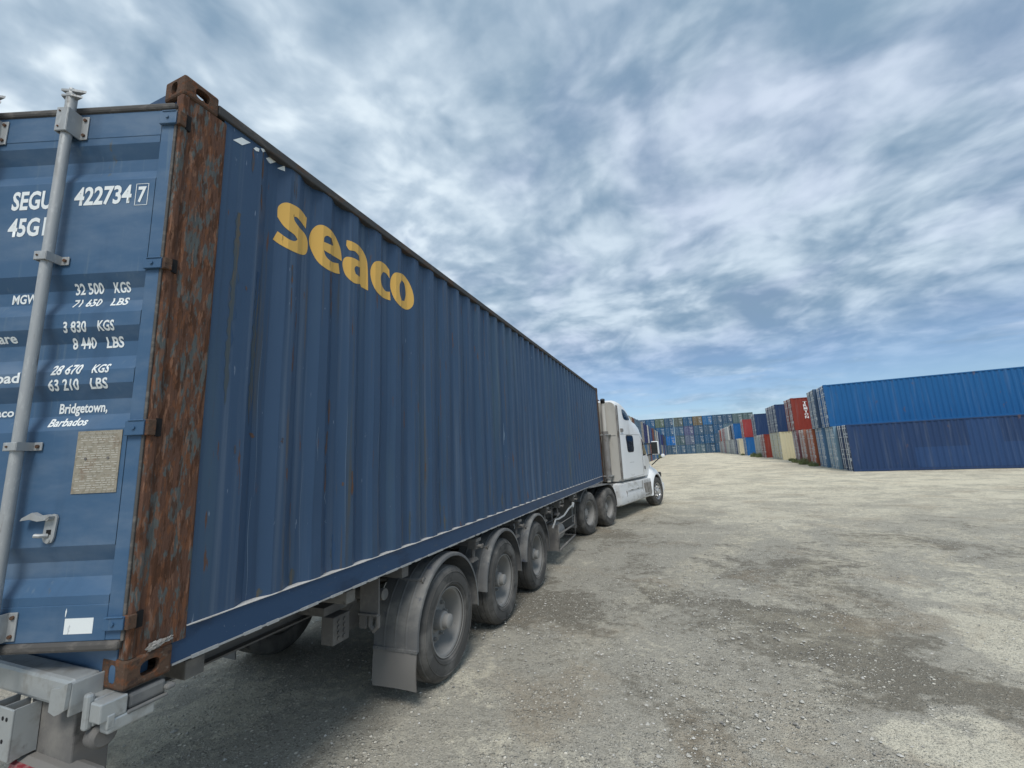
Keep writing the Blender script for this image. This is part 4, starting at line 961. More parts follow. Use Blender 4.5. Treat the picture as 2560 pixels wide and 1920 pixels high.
for s_ in (1, -1):
    on_side('sleeper_window', [(3.10, 3.20), (3.30, 3.22), (3.56, 3.12), (3.76, 2.98), (3.74, 2.91), (3.22, 2.91)], M['glass'], s_, .006)
    on_side('side_window_trim', [(3.23, 2.37), (3.55, 2.40), (3.88, 2.37), (3.90, 2.1), (3.87, 1.88), (3.6, 1.85), (3.31, 1.87), (3.25, 2.1)], M['black'], s_, .004)
    on_side('side_window', [(3.27, 2.34), (3.55, 2.365), (3.85, 2.34), (3.865, 2.1), (3.84, 1.90), (3.6, 1.885), (3.34, 1.90), (3.285, 2.1)], M['glass'], s_, .008)
    dr = on_side('cab_door', [(4.78, 2.36), (5.02, 2.28), (5.34, 1.98), (5.56, 1.72), (5.56, 1.08), (5.45, 1.0), (4.84, 1.0), (4.80, 1.5)], M['cab'], s_, .008, smooth=False)
    on_side('door_window', [(4.84, 2.31), (5.0, 2.22), (5.28, 1.96), (5.44, 1.78), (5.2, 1.72), (4.86, 1.70)], M['glass'], s_, .014, parent=dr, smooth=False)
    on_side('door_handle', [(4.90, 1.35), (4.95, 1.35), (4.95, 1.24), (4.90, 1.24)], M['black'], s_, .035, parent=dr, thick=.03, smooth=False)
    on_side('door_gap', [(4.765, 2.38), (4.785, 2.38), (4.805, .99), (4.785, .99)], M['dark'], s_, .002, smooth=False, thick=.004)
    on_side('panel_seam', [(2.75, 2.425), (4.77, 2.435), (4.77, 2.425), (2.75, 2.415)], M['exhaust'], s_, .002, smooth=False, thick=.004)
    on_side('panel_seam', [(3.4, 1.53), (3.8, 1.53), (3.8, 1.522), (3.4, 1.522)], M['exhaust'], s_, .002, smooth=False, thick=.004)
    on_side('panel_seam', [(3.42, 1.17), (3.46, 1.12), (3.7, 1.12), (3.74, 1.17), (3.7, 1.113), (3.46, 1.113)], M['exhaust'], s_, .002, smooth=False, thick=.004)
    on_side('panel_seam', [(3.2, 1.05), (4.75, 1.08), (4.75, 1.072), (3.2, 1.042)], M['exhaust'], s_, .002, smooth=False, thick=.004)
    mb = MB(); mb.box((s_*1.18, 2.80, 2.50), (s_*1.225, 2.98, 2.60), bev=.012); kp(mb, 'marker_lamp', M['exhaust'])
    # mirrors
    mb = MB(); mb.box((s_*1.30, 5.42, 1.72), (s_*1.56, 5.60, 2.20), bev=.05); mr = kp(mb, 'mirror', M['cab'])
    mb = MB(); mb.box((s_*1.32, 5.405, 1.75), (s_*1.54, 5.4185, 2.17), bev=.005); kp(mb, 'mirror_glass', M['glass'], mr)
    mb = MB(); mb.tube([(s_*1.05, 5.5, 2.12), (s_*1.33, 5.52, 2.12)], .022, seg=8); mb.tube([(s_*1.06, 5.6, 1.70), (s_*1.35, 5.6, 1.76)], .022, seg=8); kp(mb, 'mirror_arm', M['black'], mr)
    mb = MB(); mb.tube([(s_*.95, 6.5, 1.32), (s_*1.20, 6.62, 1.55), (s_*1.34, 6.66, 1.62)], .02, seg=8); hm = kp(mb, 'hood_mirror', M['black'])
    mb = MB(); mb.lathe([(-.04, .001), (-.04, .05), (-.02, .07), (.02, .07), (.04, .05), (.05, .001)], (0, 0, 0), seg=16, T=Matrix.Translation((s_*1.36, 6.66, 1.66)) @ Matrix.Rotation(R(90), 4, 'Z')); kp(mb, 'mirror_head', M['cab'], hm)
mb = MB(); mb.add([(-.86, 5.22, 2.52), (.86, 5.22, 2.52), (.95, 5.875, 1.82), (-.95, 5.875, 1.82), (-.86, 5.20, 2.50), (.86, 5.20, 2.50), (.95, 5.855, 1.80), (-.95, 5.855, 1.80)], [(0, 1, 2, 3), (4, 7, 6, 5), (0, 4, 5, 1), (1, 5, 6, 2), (2, 6, 7, 3), (3, 7, 4, 0)]); kp(mb, 'windshield', M['glass'])
for i in range(5):
    mb = MB(); x_ = -.8+i*.4; mb.box((x_-.06, 4.42, 2.90), (x_+.06, 4.54, 2.975), bev=.02); kp(mb, 'roof_lamp', M['black'])
# hood with flared fenders
HS = [(5.80, 1.00, .86, .95, 1.80), (6.2, .93, .80, .95, 1.72), (6.6, .86, .72, .9, 1.60), (7.0, .80, .64, .85, 1.44), (7.3, .76, .58, .8, 1.24), (7.45, .70, .50, .75, 1.0), (7.5, .66, .45, .6, .8)]
mb = MB(); secs = []
for y_, w_, wt, zb, zt in HS:
    r_ = [(w_, zb), (w_*1.0, zb+(zt-zb)*.4), (w_*.97, zb+(zt-zb)*.65), (w_*.5+wt*.5, zb+(zt-zb)*.85), (wt*.8, zb+(zt-zb)*.95), (wt*.4, zt-.004), (0, zt)]
    secs.append(r_+[(-a, b_) for a, b_ in r_[::-1][1:]])
k = len(secs[0]); vs = [(x_, HS[i][0], z_) for i, s in enumerate(secs) for x_, z_ in s]
mb.add(vs, [(i*k+j, (i+1)*k+j, (i+1)*k+j+1, i*k+j+1) for i in range(len(HS)-1) for j in range(k-1)]+[tuple(range((len(HS)-1)*k, len(HS)*k))], None, True)
hood = kp(mb, 'hood', M['cab'])
mb = MB(); mb.box((-.45, 7.45, .62), (.45, 7.53, 1.12), bev=.02)
for i in range(7): mb.box((-.42, 7.53, .66+i*.062), (.42, 7.545, .68+i*.062))
kp(mb, 'grille', M['exhaust'])
for s_ in (1, -1):
    mb = MB(); cyl, czl = 5.99, .40; prof = []
    for i in range(19):
        a = R(-8+196*i/18); ca, sa = math.cos(a), math.sin(a)
        ro = .60; row = [(1.24, cyl+ro*ca, czl+ro*sa), (1.262, cyl+(ro+.03)*ca, czl+(ro+.025)*sa), (1.25, cyl+(ro+.085)*ca, czl+(ro+.07)*sa), (1.17, cyl+(ro+.17)*ca, czl+(ro+.19)*sa), (1.0, cyl+(ro+.2)*ca, czl+(ro+.32)*max(sa, -.1)), (.80, cyl+(ro+.2)*ca, czl+(ro+.40)*max(sa, -.1))]
        prof += row
    mb.add([(s_*q[0], q[1], q[2]) for q in prof], [(i*6+j, (i+1)*6+j, (i+1)*6+j+1, i*6+j+1) for i in range(18) for j in range(5)], None, True)
    kp(mb, 'front_fender', M['cab'])
    mb = MB(); 
    vsx = [(s_*1.20, cyl+.58*math.cos(R(-8+196*i/18)), czl+.58*math.sin(R(-8+196*i/18))) for i in range(19)]+[(s_*.85, cyl+.58*math.cos(R(-8+196*i/18)), czl+.58*math.sin(R(-8+196*i/18))) for i in range(19)]
    mb.add(vsx, [(i, i+1, i+20, i+19) for i in range(18)], None, True); kp(mb, 'wheel_well', M['dark'])
    mb = MB(); mb.box((s_*.72, 7.2, .82), (s_*1.05, 7.33, 1.02), bev=.04); kp(mb, 'headlight', M['glass'])
    # fairing over the tank, with step box
    mb = MB(); F_ = [(2.26, .90, .30, 1.02), (2.30, .92, .28, 1.20), (2.42, .93, .27, 1.24), (4.2, .93, .28, 1.24), (5.2, .93, .28, 1.23), (5.36, .92, .29, 1.22)]
    secs = []
    for yl, zt, zb, xw in F_:
        dx = .05 if xw > 1.1 else .01
        secs.append([(.70, zt), (xw-.12, zt), (xw-.03, zt-.03), (xw-.02, zt-.10), (xw-.02, zt-.26), (xw+.0, zt-.34), (xw+.02, zb+.16), (xw-.01, zb+.05), (xw-.10, zb), (.70, zb)])
    k = 10; vs = [(s_*x_, F_[i][0], z_) for i, s in enumerate(secs) for x_, z_ in s]
    mb.add(vs, [(i*k+j, (i+1)*k+j, (i+1)*k+(j+1) % k, i*k+(j+1) % k) for i in range(5) for j in range(k)]+[tuple(range(k)), tuple(range(5*k, 6*k))], None, True)
    fr = kp(mb, 'tank_fairing', M['fair'])
    mb = MB(); mb.box((s_*1.235, 2.85, .672), (s_*1.245, 4.28, .682)); mb.box((s_*1.22, 2.75, .36), (s_*1.252, 2.757, .68)); mb.box((s_*1.232, 4.3, .32), (s_*1.246, 4.31, .90)); kp(mb, 'panel_seam', M['exhaust'], fr)
    for yy in (3.2, 3.75):
        mb = MB(); mb.box((s_*1.215, yy, .70), (s_*1.25, yy+.16, .725), bev=.008); kp(mb, 'fairing_latch', M['fair'], fr)
    mb = MB(); mb.box((s_*1.19, 4.50, .38), (s_*1.252, 5.22, .80), bev=.01); kp(mb, 'step_grille', M['exhaust'], fr)
    mb = MB(); mb.box((s_*.72, 1.84, .32), (s_*1.09, 2.20, .82), bev=.008); sb = kp(mb, 'battery_box', M['cab'])
    mb = MB()
    for yy in (1.94, 2.09):
        mb = MB(); mb.box((s_*1.09, yy, .60), (s_*1.094, yy+.02, .70)); kp(mb, 'box_slot', M['dark'], sb)
    # exhaust stack
    if s_ == 1:
        mb = MB(); mb.tube([(.83, 2.40, .98), (.83, 2.40, 1.1), (.83, 2.40, 2.6), (.83, 2.40, 3.28), (.84, 2.39, 3.40), (.86, 2.34, 3.50)], .064, seg=18); ex_ = kp(mb, 'exhaust_stack', M['cab_back'])
        mb = MB(); mb.tube([(.83, 2.40, 1.08), (.83, 2.40, 2.52)], .105, seg=22); kp(mb, 'heat_shield', M['exhaust'], ex_)
        mb = MB(); mb.tube([(.842, 2.385, 3.42), (.865, 2.335, 3.52)], .070, seg=16); kp(mb, 'stack_tip', M['black'], ex_)
        mb = MB(); mb.box((.71, 2.30, 2.40), (.95, 2.59, 2.43)); mb.box((.71, 2.30, 1.15), (.95, 2.59, 1.18)); kp(mb, 'stack_clamp', M['galv'], ex_)
    # wheels
    for yl in (0, 1.30):
        o = wheel_super(s_*1.23, yl, .40, s_, kp, 0, False, .515, .28, .15, False)
        wheel_super(s_*.90, yl, .40, s_, kp, 0, False, .515, .28, .15, False)
    wheel_super(s_*1.225, 5.99, .40, s_, kp, -.11, True, .505, .30, .03, False)
    # drive fender, one long sheet over both wheels
    mb = MB(); c2 = [(1.30+.58, .36)]+[(1.30+.585*math.cos(R(a)), .42+.60*math.sin(R(a))) for a in range(0, 91, 10)]+[(-.02+.60*math.cos(R(a)), .42+.60*math.sin(R(a))) for a in range(90, 151, 10)]
    vs = []
    for p_ in c2:
        for x_, dz in ((.62, 0), (1.20, 0), (1.235, -.004), (1.245, -.03)):
            cx_ = .65; dd = Vector((p_[0]-cx_, p_[1]-.3)).normalized(); vs.append((s_*x_, p_[0]+dd.x*dz, p_[1]+dd.y*dz))
    mb.add(vs, [(i*4+j, (i+1)*4+j, (i+1)*4+j+1, i*4+j+1) for i in range(len(c2)-1) for j in range(3)], None, True); kp(mb, 'drive_fender', M['fender'])
    mb = MB(); mb.box((s_*.75, -.72, .15), (s_*1.20, -.71, .80)); fl = kp(mb, 'mud_flap', M['flap'])
    mb = MB(); mb.box((s_*1.10, -.735, .28), (s_*1.13, -.722, .78)); kp(mb, 'flap_strip', M['galv'], fl)
mb = MB()
for s_ in (1, -1): mb.box((s_*.42-.04, -.9, .68), (s_*.42+.04, 7.2, .90))
mb.box((-.42, -.9, .70), (.42, -.84, .88)); mb.box((-.5, .2, .90), (.5, 1.1, .97)); kp(mb, 'frame_rail', M['chassis'])
mb = MB(); mb.lathe([(0, .001), (0, .45), (.05, .46), (.08, .42), (.08, .001)], (0, 0, 0), seg=28, T=Matrix.Translation((0, .65, .89)) @ Matrix.Rotation(-math.pi/2, 4, 'Y')); kp(mb, 'fifth_wheel', M['chassis'])
mb = MB(); mb.box((-.40, 1.7, .90), (1.0, 2.55, .93)); mb.tube([(.3, 1.9, 1.0), (.8, 1.9, 1.0)], .06, seg=12); mb.tube([(-.2, 2.5, 1.6), (-.3, 2.1, 1.2), (-.4, 1.8, 1.1)], .02, seg=8); kp(mb, 'deck_plate', M['chassis'])
for yl in (0, 1.3):
    mb = MB(); mb.tube([(-.9, yl, .40), (.9, yl, .40)], .09, seg=14); kp(mb, 'axle', M['chassis'])
mb = MB(); mb.tube([(-1.0, 5.99, .36), (1.0, 5.99, .36)], .06, seg=12); kp(mb, 'axle', M['chassis'])
mb = MB(); mb.box((-1.05, 7.35, .28), (1.05, 7.62, .60), bev=.06); kp(mb, 'bumper', M['cab'])
# ================================================================== STACKED CONTAINERS
def corr_side(mb_, y, sy, z0, z1, L_, mat_):
    per, dep = .2785, .036; vs = []; q = .22; a = [0.155]
    while q < L_-.3: a += [q, q+.068, q+.138, q+.206]; q += per
    a.append(L_-.155); prof = [0.]
    for i in range(1, len(a)-1): prof.append([0, dep, dep, 0][(i-1) % 4])
    prof.append(0.)
    for u, dd in zip(a, prof): vs += [(u, y+sy*(.012+dd), z0), (u, y+sy*(.012+dd), z1)]
    mb_.add(vs, [(i*2, i*2+2, i*2+3, i*2+1) for i in range(len(a)-1)], mat_)
def far_container(H, parts, rodm='far_rod'):
    """door end at local x=0, box runs to +x; y 0..W"""
    L_, W_ = 12.19, 2.438; P_ = M['far_paint']; Rd = M[rodm]; Wh = M['far_white']; Dk = M['dark']
    def body_(mb):
        corr_side(mb, 0, 1, .14, H-.06, L_, P_); corr_side(mb, W_, -1, .14, H-.06, L_, P_)
        mb.box((.08, .03, H-.045), (L_-.05, W_-.03, H-.03), P_); mb.box((L_-.05, .06, .1), (L_-.03, W_-.06, H-.06), P_); mb.box((.1, .05, .12), (L_-.06, W_-.05, .16), P_)
    def frame_(mb):
        for y0, y1 in ((0, .06), (W_-.06, W_)):
            mb.box((.1, y0, 0.02), (L_-.1, y1, .15), P_); mb.box((.1, y0, H-.08), (L_-.1, y1, H-.015), P_)
        for x0, x1 in ((0, .16), (L_-.16, L_)):
            for y0, y1 in ((-.001, .10), (W_-.10, W_+.001)):
                mb.box((x0, y0, .11), (x1, y1, H-.12), P_)
                mb.box((x0-.004, y0-.004, 0), (x1+.02, y1+.004 if y1 > 1 else y1+.06, .118), P_); mb.box((x0-.004, y0-.004, H-.118), (x1+.02, y1+.004 if y1 > 1 else y1+.06, H), P_)
        mb.box((.02, .1, H-.13), (.12, W_-.1, H-.01), P_); mb.box((.02, .1, .02), (.12, W_-.1, .13), P_)
    def leaf_(mb, y0, y1):
        zs = [(.15, 0), (.32, 0), (.36, .03), (.44, .03), (.48, 0), (.85, 0), (.90, .03), (1.0, .03), (1.05, 0), (1.3, 0), (1.35, .03), (1.45, .03), (1.5, 0), (H-.95, 0), (H-.90, .03), (H-.8, .03), (H-.75, 0), (H-.45, 0), (H-.41, .03), (H-.33, .03), (H-.29, 0), (H-.14, 0)]
        vs = []
        for z, dd in zs: vs += [(.035+dd, y0, z), (.035+dd, y1, z)]
        mb.add(vs, [(i*2, i*2+1, i*2+3, i*2+2) for i in range(len(zs)-1)], P_)
        for a in (y0, y1): mb.box((.022, a-.012, .15), (.05, a+.012, H-.14), Dk if abs(a-W_/2) < .1 else P_)
    def rod_(mb, y):
        mb.tube([(-.02, y, .05), (-.02, y, H-.06)], .022, Rd, seg=6, caps=False)
        for z in (.2, .75, 1.35, H-.75, H-.2): mb.box((-.044, y-.05, z-.03), (.034, y+.05, z+.03), Rd)
        mb.box((-.035, y-.035, H-.06), (.01, y+.035, H-.01), Rd); mb.box((-.035, y-.035, .01), (.01, y+.035, .06), Rd)
    def handle_(mb, y, s_): mb.box((-.055, y, 1.02), (-.035, y+s_*.42, 1.055), Rd); mb.box((-.03, y+s_*.36, .96), (.033, y+s_*.44, 1.10), Rd)
    def marks_(mb):
        rg = random.Random(9)
        for row, (z, y0, y1, hh) in enumerate([(H-.62, .22, .95, .10), (H-.80, .3, .72, .09), (H-1.18, .2, .85, .045), (H-1.27, .2, .8, .045), (H-1.42, .2, .85, .045), (H-1.51, .2, .8, .045), (H-1.66, .2, .85, .045), (H-1.75, .2, .8, .045)]):
            y = y0
            while y < y1:
                wd = hh*.55
                if rg.random() < .82: mb.box((.0315, y, z), (.034, y+wd, z+hh), Wh)
                y += hh*.8
        mb.box((.030, .3, .62), (.034, .55, .82), Wh); mb.box((.030, W_-.62, H-.42), (.034, W_-.48, H-.36), Wh)
    if not parts:
        mb = MB(); body_(mb); frame_(mb); leaf_(mb, .10, W_/2-.008); leaf_(mb, W_/2+.008, W_-.10)
        for y in (.42, .85, W_-.85, W_-.42): rod_(mb, y)
        handle_(mb, .85, -1); handle_(mb, W_-.85, 1); marks_(mb)
        mb.box((.06, .09, .14), (.075, W_-.09, H-.13), P_)
        o = mb.build('shipping_container', None, fix=False); return o
    root = empty('shipping_container')
    mb = MB(); body_(mb); mb.box((.08, .09, .14), (.095, W_-.09, H-.13), P_); o = mb.build('body', None, root, fix=False)
    mb = MB(); frame_(mb); mb.build('frame', None, root, fix=False)
    for a, b_, rods, hs in ((.10, W_/2-.008, (.42, .85), (.85, -1)), (W_/2+.008, W_-.10, (W_-.85, W_-.42), (W_-.85, 1))):
        mb = MB(); leaf_(mb, a, b_); d_ = mb.build('door', None, root, fix=False)
        for y in rods: mb = MB(); rod_(mb, y); mb.build('lock_rod', None, d_, fix=False)
        mb = MB(); handle_(mb, *hs); mb.build('door_handle', None, d_, fix=False)
        if a < 1: mb = MB(); marks_(mb); mb.build('door_lettering', None, d_, fix=False)
    return root
def paint(o, c_):
    o.color = c_+(1,)
    for ch in o.children: paint(ch, c_)
NUM = ['', 'first', 'second', 'third', 'fourth', 'fifth', 'sixth', 'seventh', 'eighth', 'ninth', 'tenth', 'eleventh', 'twelfth', 'thirteenth', 'fourteenth', 'fifteenth', 'sixteenth', 'seventeenth', 'eighteenth', 'nineteenth', 'twentieth']
def nth(i):
    if i <= 20: return NUM[i]
    if i == 30: return 'thirtieth'
    if i == 40: return 'fortieth'
    t = {2: 'twenty', 3: 'thirty', 4: 'forty'}[i//10]; return t+'-'+NUM[i % 10]
proto = {}
used = set()
def place(kind, x, y, z, rz, c_, label, group):
    if kind not in proto: proto[kind] = far_container({'A': 2.896, 'B': 2.896, 'C': 2.591, 'D': 2.591}[kind], kind == 'A', {'D': 'side_rod', 'C': 'wall_rod'}.get(kind, 'far_rod'))
    o = proto[kind]
    if kind in used: o = copy_tree(o)
    used.add(kind)
    o.location = (x, y, z); o.rotation_euler = (0, 0, rz); paint(o, c_)
    tag(o, label, 'shipping container', group)
    return o
HR = 2.896
rx = lambda y: 12.2+.010*(y-30)
NAVY = (.014, .042, .118); LBLUE = (.006, .105, .29); SLATE = (.075, .12, .19); FBLUE = (.22, .34, .43); MBLUE = (.11, .22, .36); ORNG = (.42, .12, .05); SALM = (.40, .19, .13); MAUV = (.22, .10, .11)
REDB = (.23, .035, .022); CREAM = (.60, .56, .38); GREY = (.33, .34, .33); WHT = (.6, .6, .56); RED = (.30, .04, .04); PBLUE = (.005, .10, .30); DARK = (.03, .04, .06)
AR = R(-4.5)
G1 = 'containers stacked along the right side of the yard'
lowA = [(31.0, NAVY, 'big dark navy container on the ground at the near end of the right row'),
        (33.5, FBLUE, 'pale faded grey-blue container standing right behind the big dark navy one, bottom layer'),
        (36.0, MBLUE, 'mid-blue container between the pale grey-blue one and the orange one, bottom layer'),
        (38.5, ORNG, 'bright orange container with weeds at its foot, bottom layer of the right-hand row'),
        (41.0, SALM, 'faded salmon-pink container beside the bright orange one, bottom layer'),
        (43.4, MAUV, 'dull mauve container with white marks under the tall red lettered one')]
nearbox = None
for y, c_, lb in lowA:
    o = place('A', rx(y), y, g(0, y), AR, c_, lb, G1); nearbox = nearbox or o
def repaint_patch(x0, x1, z0, z1):
    m_ = M.setdefault('patch', mat('repainted_blue_patch', (.018, .056, .155), .5, layers=[('light', (5, 5, .4), 4, .5, .8, .3)]))
    per, dep = .2785, .036; q = .22; a = [(.155, 0.)]
    while q < 11.9: a += [(q, 0.), (q+.068, dep), (q+.138, dep), (q+.206, 0.)]; q += per
    def dd(x): 
        for (xa, da), (xb, db) in zip(a, a[1:]):
            if xa <= x <= xb: return da+(db-da)*(x-xa)/(xb-xa)
        return 0.
    xs_ = [x0]+[p_[0] for p_ in a if x0 < p_[0] < x1]+[x1]; mb = MB(); vs = []
    for x_ in xs_: vs += [(x_, .0085+dd(x_), z0), (x_, .0085+dd(x_), z1)]
    mb.add(vs, [(i*2, i*2+2, i*2+3, i*2+1) for i in range(len(xs_)-1)]); mb.build('paint_patch', m_, nearbox, fix=False)
up = [(33.6, LBLUE, 'bright sky-blue long container on top of the right-hand stack, long side to the camera'),
      (36.1, SLATE, 'dark slate container behind the bright sky-blue one, top layer')]
for y, c_, lb in up: place('A', rx(y)-.12, y, g(0, y-2.5)+HR+.01, AR, c_, lb, G1)
trt = place('A', rx(43.4)-.05, 43.4, g(0, 43.4)+HR+.01, R(1), REDB, 'rust-red container with big white vertical lettering, on top of the mauve one', G1)
bms = []
for i, ch in enumerate('TRITON'):
    z1 = 2.52-i*.262; bms.append(fit_text(ch, .90, 1.19, z1-.215, z1, .035))
    if ch in 'TI':
        for q in ((z1-.045, .90, 1.19),) if ch == 'T' else ((z1-.045, .93, 1.16), (z1-.215, .93, 1.16)):
            b_ = bmesh.new(); b_.faces.new([b_.verts.new(v) for v in ((q[1], q[0], 0), (q[2], q[0], 0), (q[2], q[0]+.045, 0), (q[1], q[0]+.045, 0))]); bms.append(b_)
        if ch == 'T':
            b_ = bmesh.new(); b_.faces.new([b_.verts.new(v) for v in ((.985, z1-.215, .0004), (1.105, z1-.215, .0004), (1.105, z1-.18, .0004), (.985, z1-.18, .0004))]); bms.append(b_)
B = merge_bms(bms)
for v in B.verts: x_, z_, t_ = v.co.x, v.co.y, v.co.z; v.co = Vector((x_, .006-t_, z_))
o = bm_obj('vertical_lettering', B, M['far_white'])
o.parent = trt
for q_ in ((3.05, 5.5, .17, 1.33), (5.502, 6.85, .17, 2.79), (6.852, 11.5, .17, 1.46)): repaint_patch(*q_)
restL = [(50.4, CREAM, 'cream container on the ground, nearer of the two, long side partly showing'), (52.9, (.56, .53, .38), 'cream container farther back, second of the two cream ones under the navy pair'),
         (59.5, REDB, 'red-brown container on the ground just beyond the cream pair'), (62.0, GREY, 'grey container next beyond the red-brown one, bottom layer'), (64.5, (.36, .36, .33), 'lighter grey container, second beyond the red-brown one, bottom layer'),
         (75.9, PBLUE, 'plain royal-blue container on the ground under a light red one'), (84.8, (.55, .5, .36), 'cream container on the ground beyond the royal-blue one'), (89.3, NAVY, 'navy container on the ground under a royal-blue one'),
         (92.0, WHT, 'whitish container on the ground right beyond the lower navy one'), (95.5, GREY, 'grey container on the ground under a near-black one'), (98.2, DARK, 'near-black container on the ground between two pale ones'),
         (101.2, WHT, 'whitish container on the ground before a beige one, far down the right row'), (104.2, CREAM, 'beige container on the ground beneath the white top-layer one'), (107.4, GREY, 'grey container on the ground, just before the far red one'),
         (111.5, RED, 'red container on the ground far down the right-hand row'), (114.2, WHT, 'whitish container on the ground under a far red one'), (117.5, GREY, 'grey container on the ground, third from the far end of the right row'),
         (121.0, REDB, 'red container on the ground, second from the far end of the right row'), (123.8, WHT, 'pale container on the ground at the far end of the right row')]
for y, c_, lb in restL: place('B', rx(y), y, g(0, y), R(1.5), c_, lb, G1)
restU = [(50.4, NAVY, 'deep navy container on top of the nearer cream one, long side showing'), (52.9, (.03, .04, .12), 'deep navy container on top of the farther cream one'), (64.2, NAVY, 'navy container on top of the grey pair'),
         (76.3, RED, 'light red container on top of the royal-blue one'), (89.8, PBLUE, 'royal-blue container on top of the far navy one'), (95.6, DARK, 'near-black container on top, beside the whitish ones'),
         (101.4, WHT, 'white container on top, nearer of two white ones far down the row'), (104.4, (.5, .52, .5), 'white container on top, farther of two white ones'), (107.6, (.4, .12, .1), 'pale red container on top before the far red ones'),
         (111.6, RED, 'red container on top of the far lower red one'), (114.4, WHT, 'white container on top between two far red ones'), (121.1, REDB, 'red container on top near the far end of the right row')]
for y, c_, lb in restU: place('B', rx(y)-.05, y, g(0, y)+HR+.01, R(1.5), c_, lb, G1)
# left-hand row, door ends towards the yard
G2 = 'containers stacked in two layers behind the white truck'
rng = random.Random(12)
pal = [('brown', (.17, .06, .04)), ('brown', (.14, .05, .035)), ('slate blue', (.10, .15, .21)), ('cream', (.5, .45, .34)), ('brown', (.2, .09, .06)), ('cream', (.48, .44, .35)), ('brown', (.19, .07, .05)), ('dark grey', (.05, .055, .06)), ('cream', (.45, .42, .34)), ('brown', (.15, .07, .05)), ('slate blue', (.10, .17, .24)), ('slate blue', (.08, .14, .21)), ('slate blue', (.11, .17, .24)),
       ('grey', (.28, .27, .25)), ('navy', (.02, .035, .13)), ('navy', (.02, .03, .12)), ('white', (.55, .55, .52)), ('navy', (.02, .04, .15)), ('slate blue', (.07, .14, .24)), ('navy', (.015, .03, .15))]
i = 0; y = 21.0; cnt = 0
while y < 123:
    cnt += 1; nm, c_ = pal[i % len(pal)] if i < 24 else rng.choice(pal[-8:])
    lx = lambda yy: -2.15+.0150*(yy-20)
    n2, c2_ = rng.choice([('slate', (.08, .13, .2)), ('brown', (.2, .07, .05)), ('navy', (.02, .05, .16)), ('cream', (.3, .28, .24)), ('blue', (.05, .14, .28))])
    place('D', lx(y), y+2.44, g(0, y), R(180.8), c2_, '%s ground-level container behind the truck, %s from the near end' % (n2, nth(cnt)), G2)
    if not (99 < y < 109): place('D', lx(y)+rng.uniform(-.03, .03), y+2.44, g(0, y)+2.6, R(180.8), c_, '%s upper-layer container behind the truck, %s from the near end' % (nm, nth(cnt)), G2)
    y += 2.52; i += 1
    if i in (14, 22, 29): y += 1.1
place('D', -.55, 110.6+2.44, g(0, 110)+2.6, R(180.8), (.055, .06, .065), 'dark grey container jutting out of the upper layer, far end of left row', G2)
# far wall, four high
G3 = 'containers in the four-high wall closing off the yard'
STL = ('steel blue', (.045, .11, .19)); BL = ('blue', (.022, .10, .21)); OL = ('olive', (.10, .14, .10)); GG = ('grey-green', (.10, .16, .165)); PG = ('purple grey', (.10, .13, .20)); SB = ('slate', (.09, .16, .21))
rows = {3: [('slate', SB[1]), STL, BL, ('olive green', (.10, .14, .10)), STL, ('olive brown', (.10, .125, .11)), BL, ('ochre brown', (.17, .13, .075)), ('mid blue', (.02, .14, .33)), STL, STL, GG, GG],
        2: [STL, STL, STL, BL, BL, STL, ('purple', (.09, .10, .2)), STL, STL, BL, SB, STL, STL],
        1: [STL, STL, STL, ('olive green', (.10, .15, .12)), ('vivid blue', (.0, .13, .42)), ('blue-olive', (.07, .13, .15)), PG, BL, BL, STL, STL, BL, STL],
        0: [STL, BL, BL, ('mid blue', (.03, .13, .27)), STL, STL, STL, SB, STL, BL, STL, STL, BL]}
tn = ['bottom', 'second', 'third', 'top']
for t in range(4):
    for kx in range(13):
        nm, c_ = rows[t][kx]; j = 1+random.Random(t*50+kx).uniform(-.12, .12); c_ = tuple(v*j for v in c_)
        xr = 22.3-2.535*(12-kx)
        place('C', xr, 128.2+random.Random(kx*7+t).uniform(-.05, .05), g(0, 128)+t*2.6, R(90), c_, '%s container in the far wall, %s layer, %s column from the left' % (nm, tn[t], nth(kx+1)), G3)
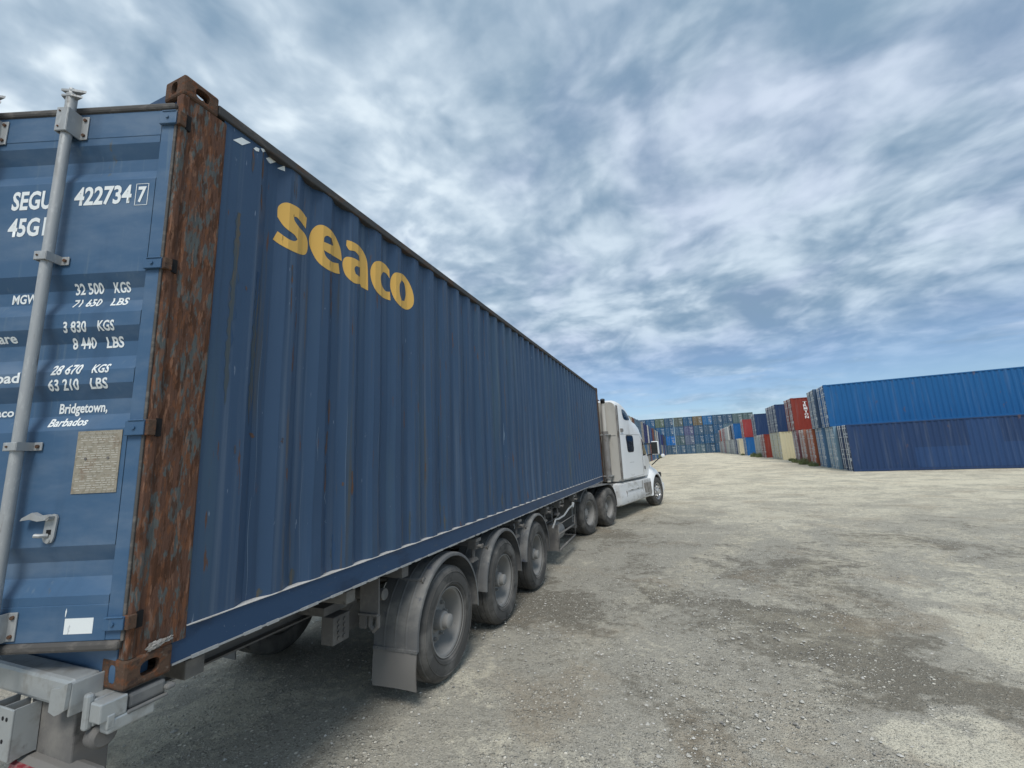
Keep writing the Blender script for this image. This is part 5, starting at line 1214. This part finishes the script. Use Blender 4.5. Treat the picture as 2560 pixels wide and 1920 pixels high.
# ================================================================== WEEDS
def weed(x, y, h, n_, label, seed):
    n_ = int(n_*.6)
    rg = random.Random(seed); mb = MB(); z0 = g(x, y)
    for i in range(n_):
        a = rg.uniform(0, 6.28); rr = rg.random()**.7*h*1.0; bx_, by = x+rr*.6*math.cos(a), y+rr*math.sin(a)
        hh = h*rg.uniform(.35, 1.)*(1-.5*rr/(h*1.0)); ln = rg.uniform(.1, .5)*hh; b2 = rg.uniform(0, 6.28); w_ = rg.uniform(.008, .022)
        px_, py = math.cos(b2+1.57)*w_, math.sin(b2+1.57)*w_; c1, s1 = math.cos(b2), math.sin(b2)
        vs = [(bx_-px_, by-py, z0), (bx_+px_, by+py, z0), (bx_+px_+c1*ln*.4, by+py+s1*ln*.4, z0+hh*.6), (bx_-px_+c1*ln*.4, by-py+s1*ln*.4, z0+hh*.6), (bx_+c1*ln, by+s1*ln, z0+hh)]
        mb.add(vs, [(0, 1, 2, 3), (3, 2, 4)])
        for q in range(3):
            t = rg.uniform(.3, .95); lx_, ly, lz = bx_+c1*ln*t, by+s1*ln*t, z0+hh*t; d3 = rg.uniform(0, 6.28); l_ = rg.uniform(.03, .08)
            mb.add([(lx_, ly, lz), (lx_+math.cos(d3)*l_-.015, ly+math.sin(d3)*l_, lz+.02), (lx_+math.cos(d3)*l_*1.6, ly+math.sin(d3)*l_*1.6, lz+.01), (lx_+math.cos(d3)*l_+.015, ly+math.sin(d3)*l_, lz-.01)], [(0, 1, 2, 3)])
    tag(mb.build('weed_clump', M['weed'], fix=False), label, 'weeds', 'weed clumps at the foot of the containers')
weed(11.95, 38.3, .5, 260, 'low green weeds at the foot of the bright orange container', 1)
weed(12.05, 41.2, .75, 420, 'taller bushy weeds in front of the salmon and orange container doors', 2)
weed(12.15, 44.4, .5, 300, 'green weeds at the foot of the mauve container', 3)
weed(12.5, 47.6, .35, 200, 'low green weeds in the gap beside the cream container', 4)
weed(12.3, 63.0, .8, 380, 'green weed bush in front of the grey container doors', 5)
weed(12.2, 66.9, .9, 420, 'spreading weed bush before the royal-blue container', 6)
weed(12.4, 79.5, .5, 160, 'small weeds at the foot of the far cream container', 7)
weed(-1.0, 84, .9, 260, 'small green weed clump at the foot of the left row, past the truck nose', 8)
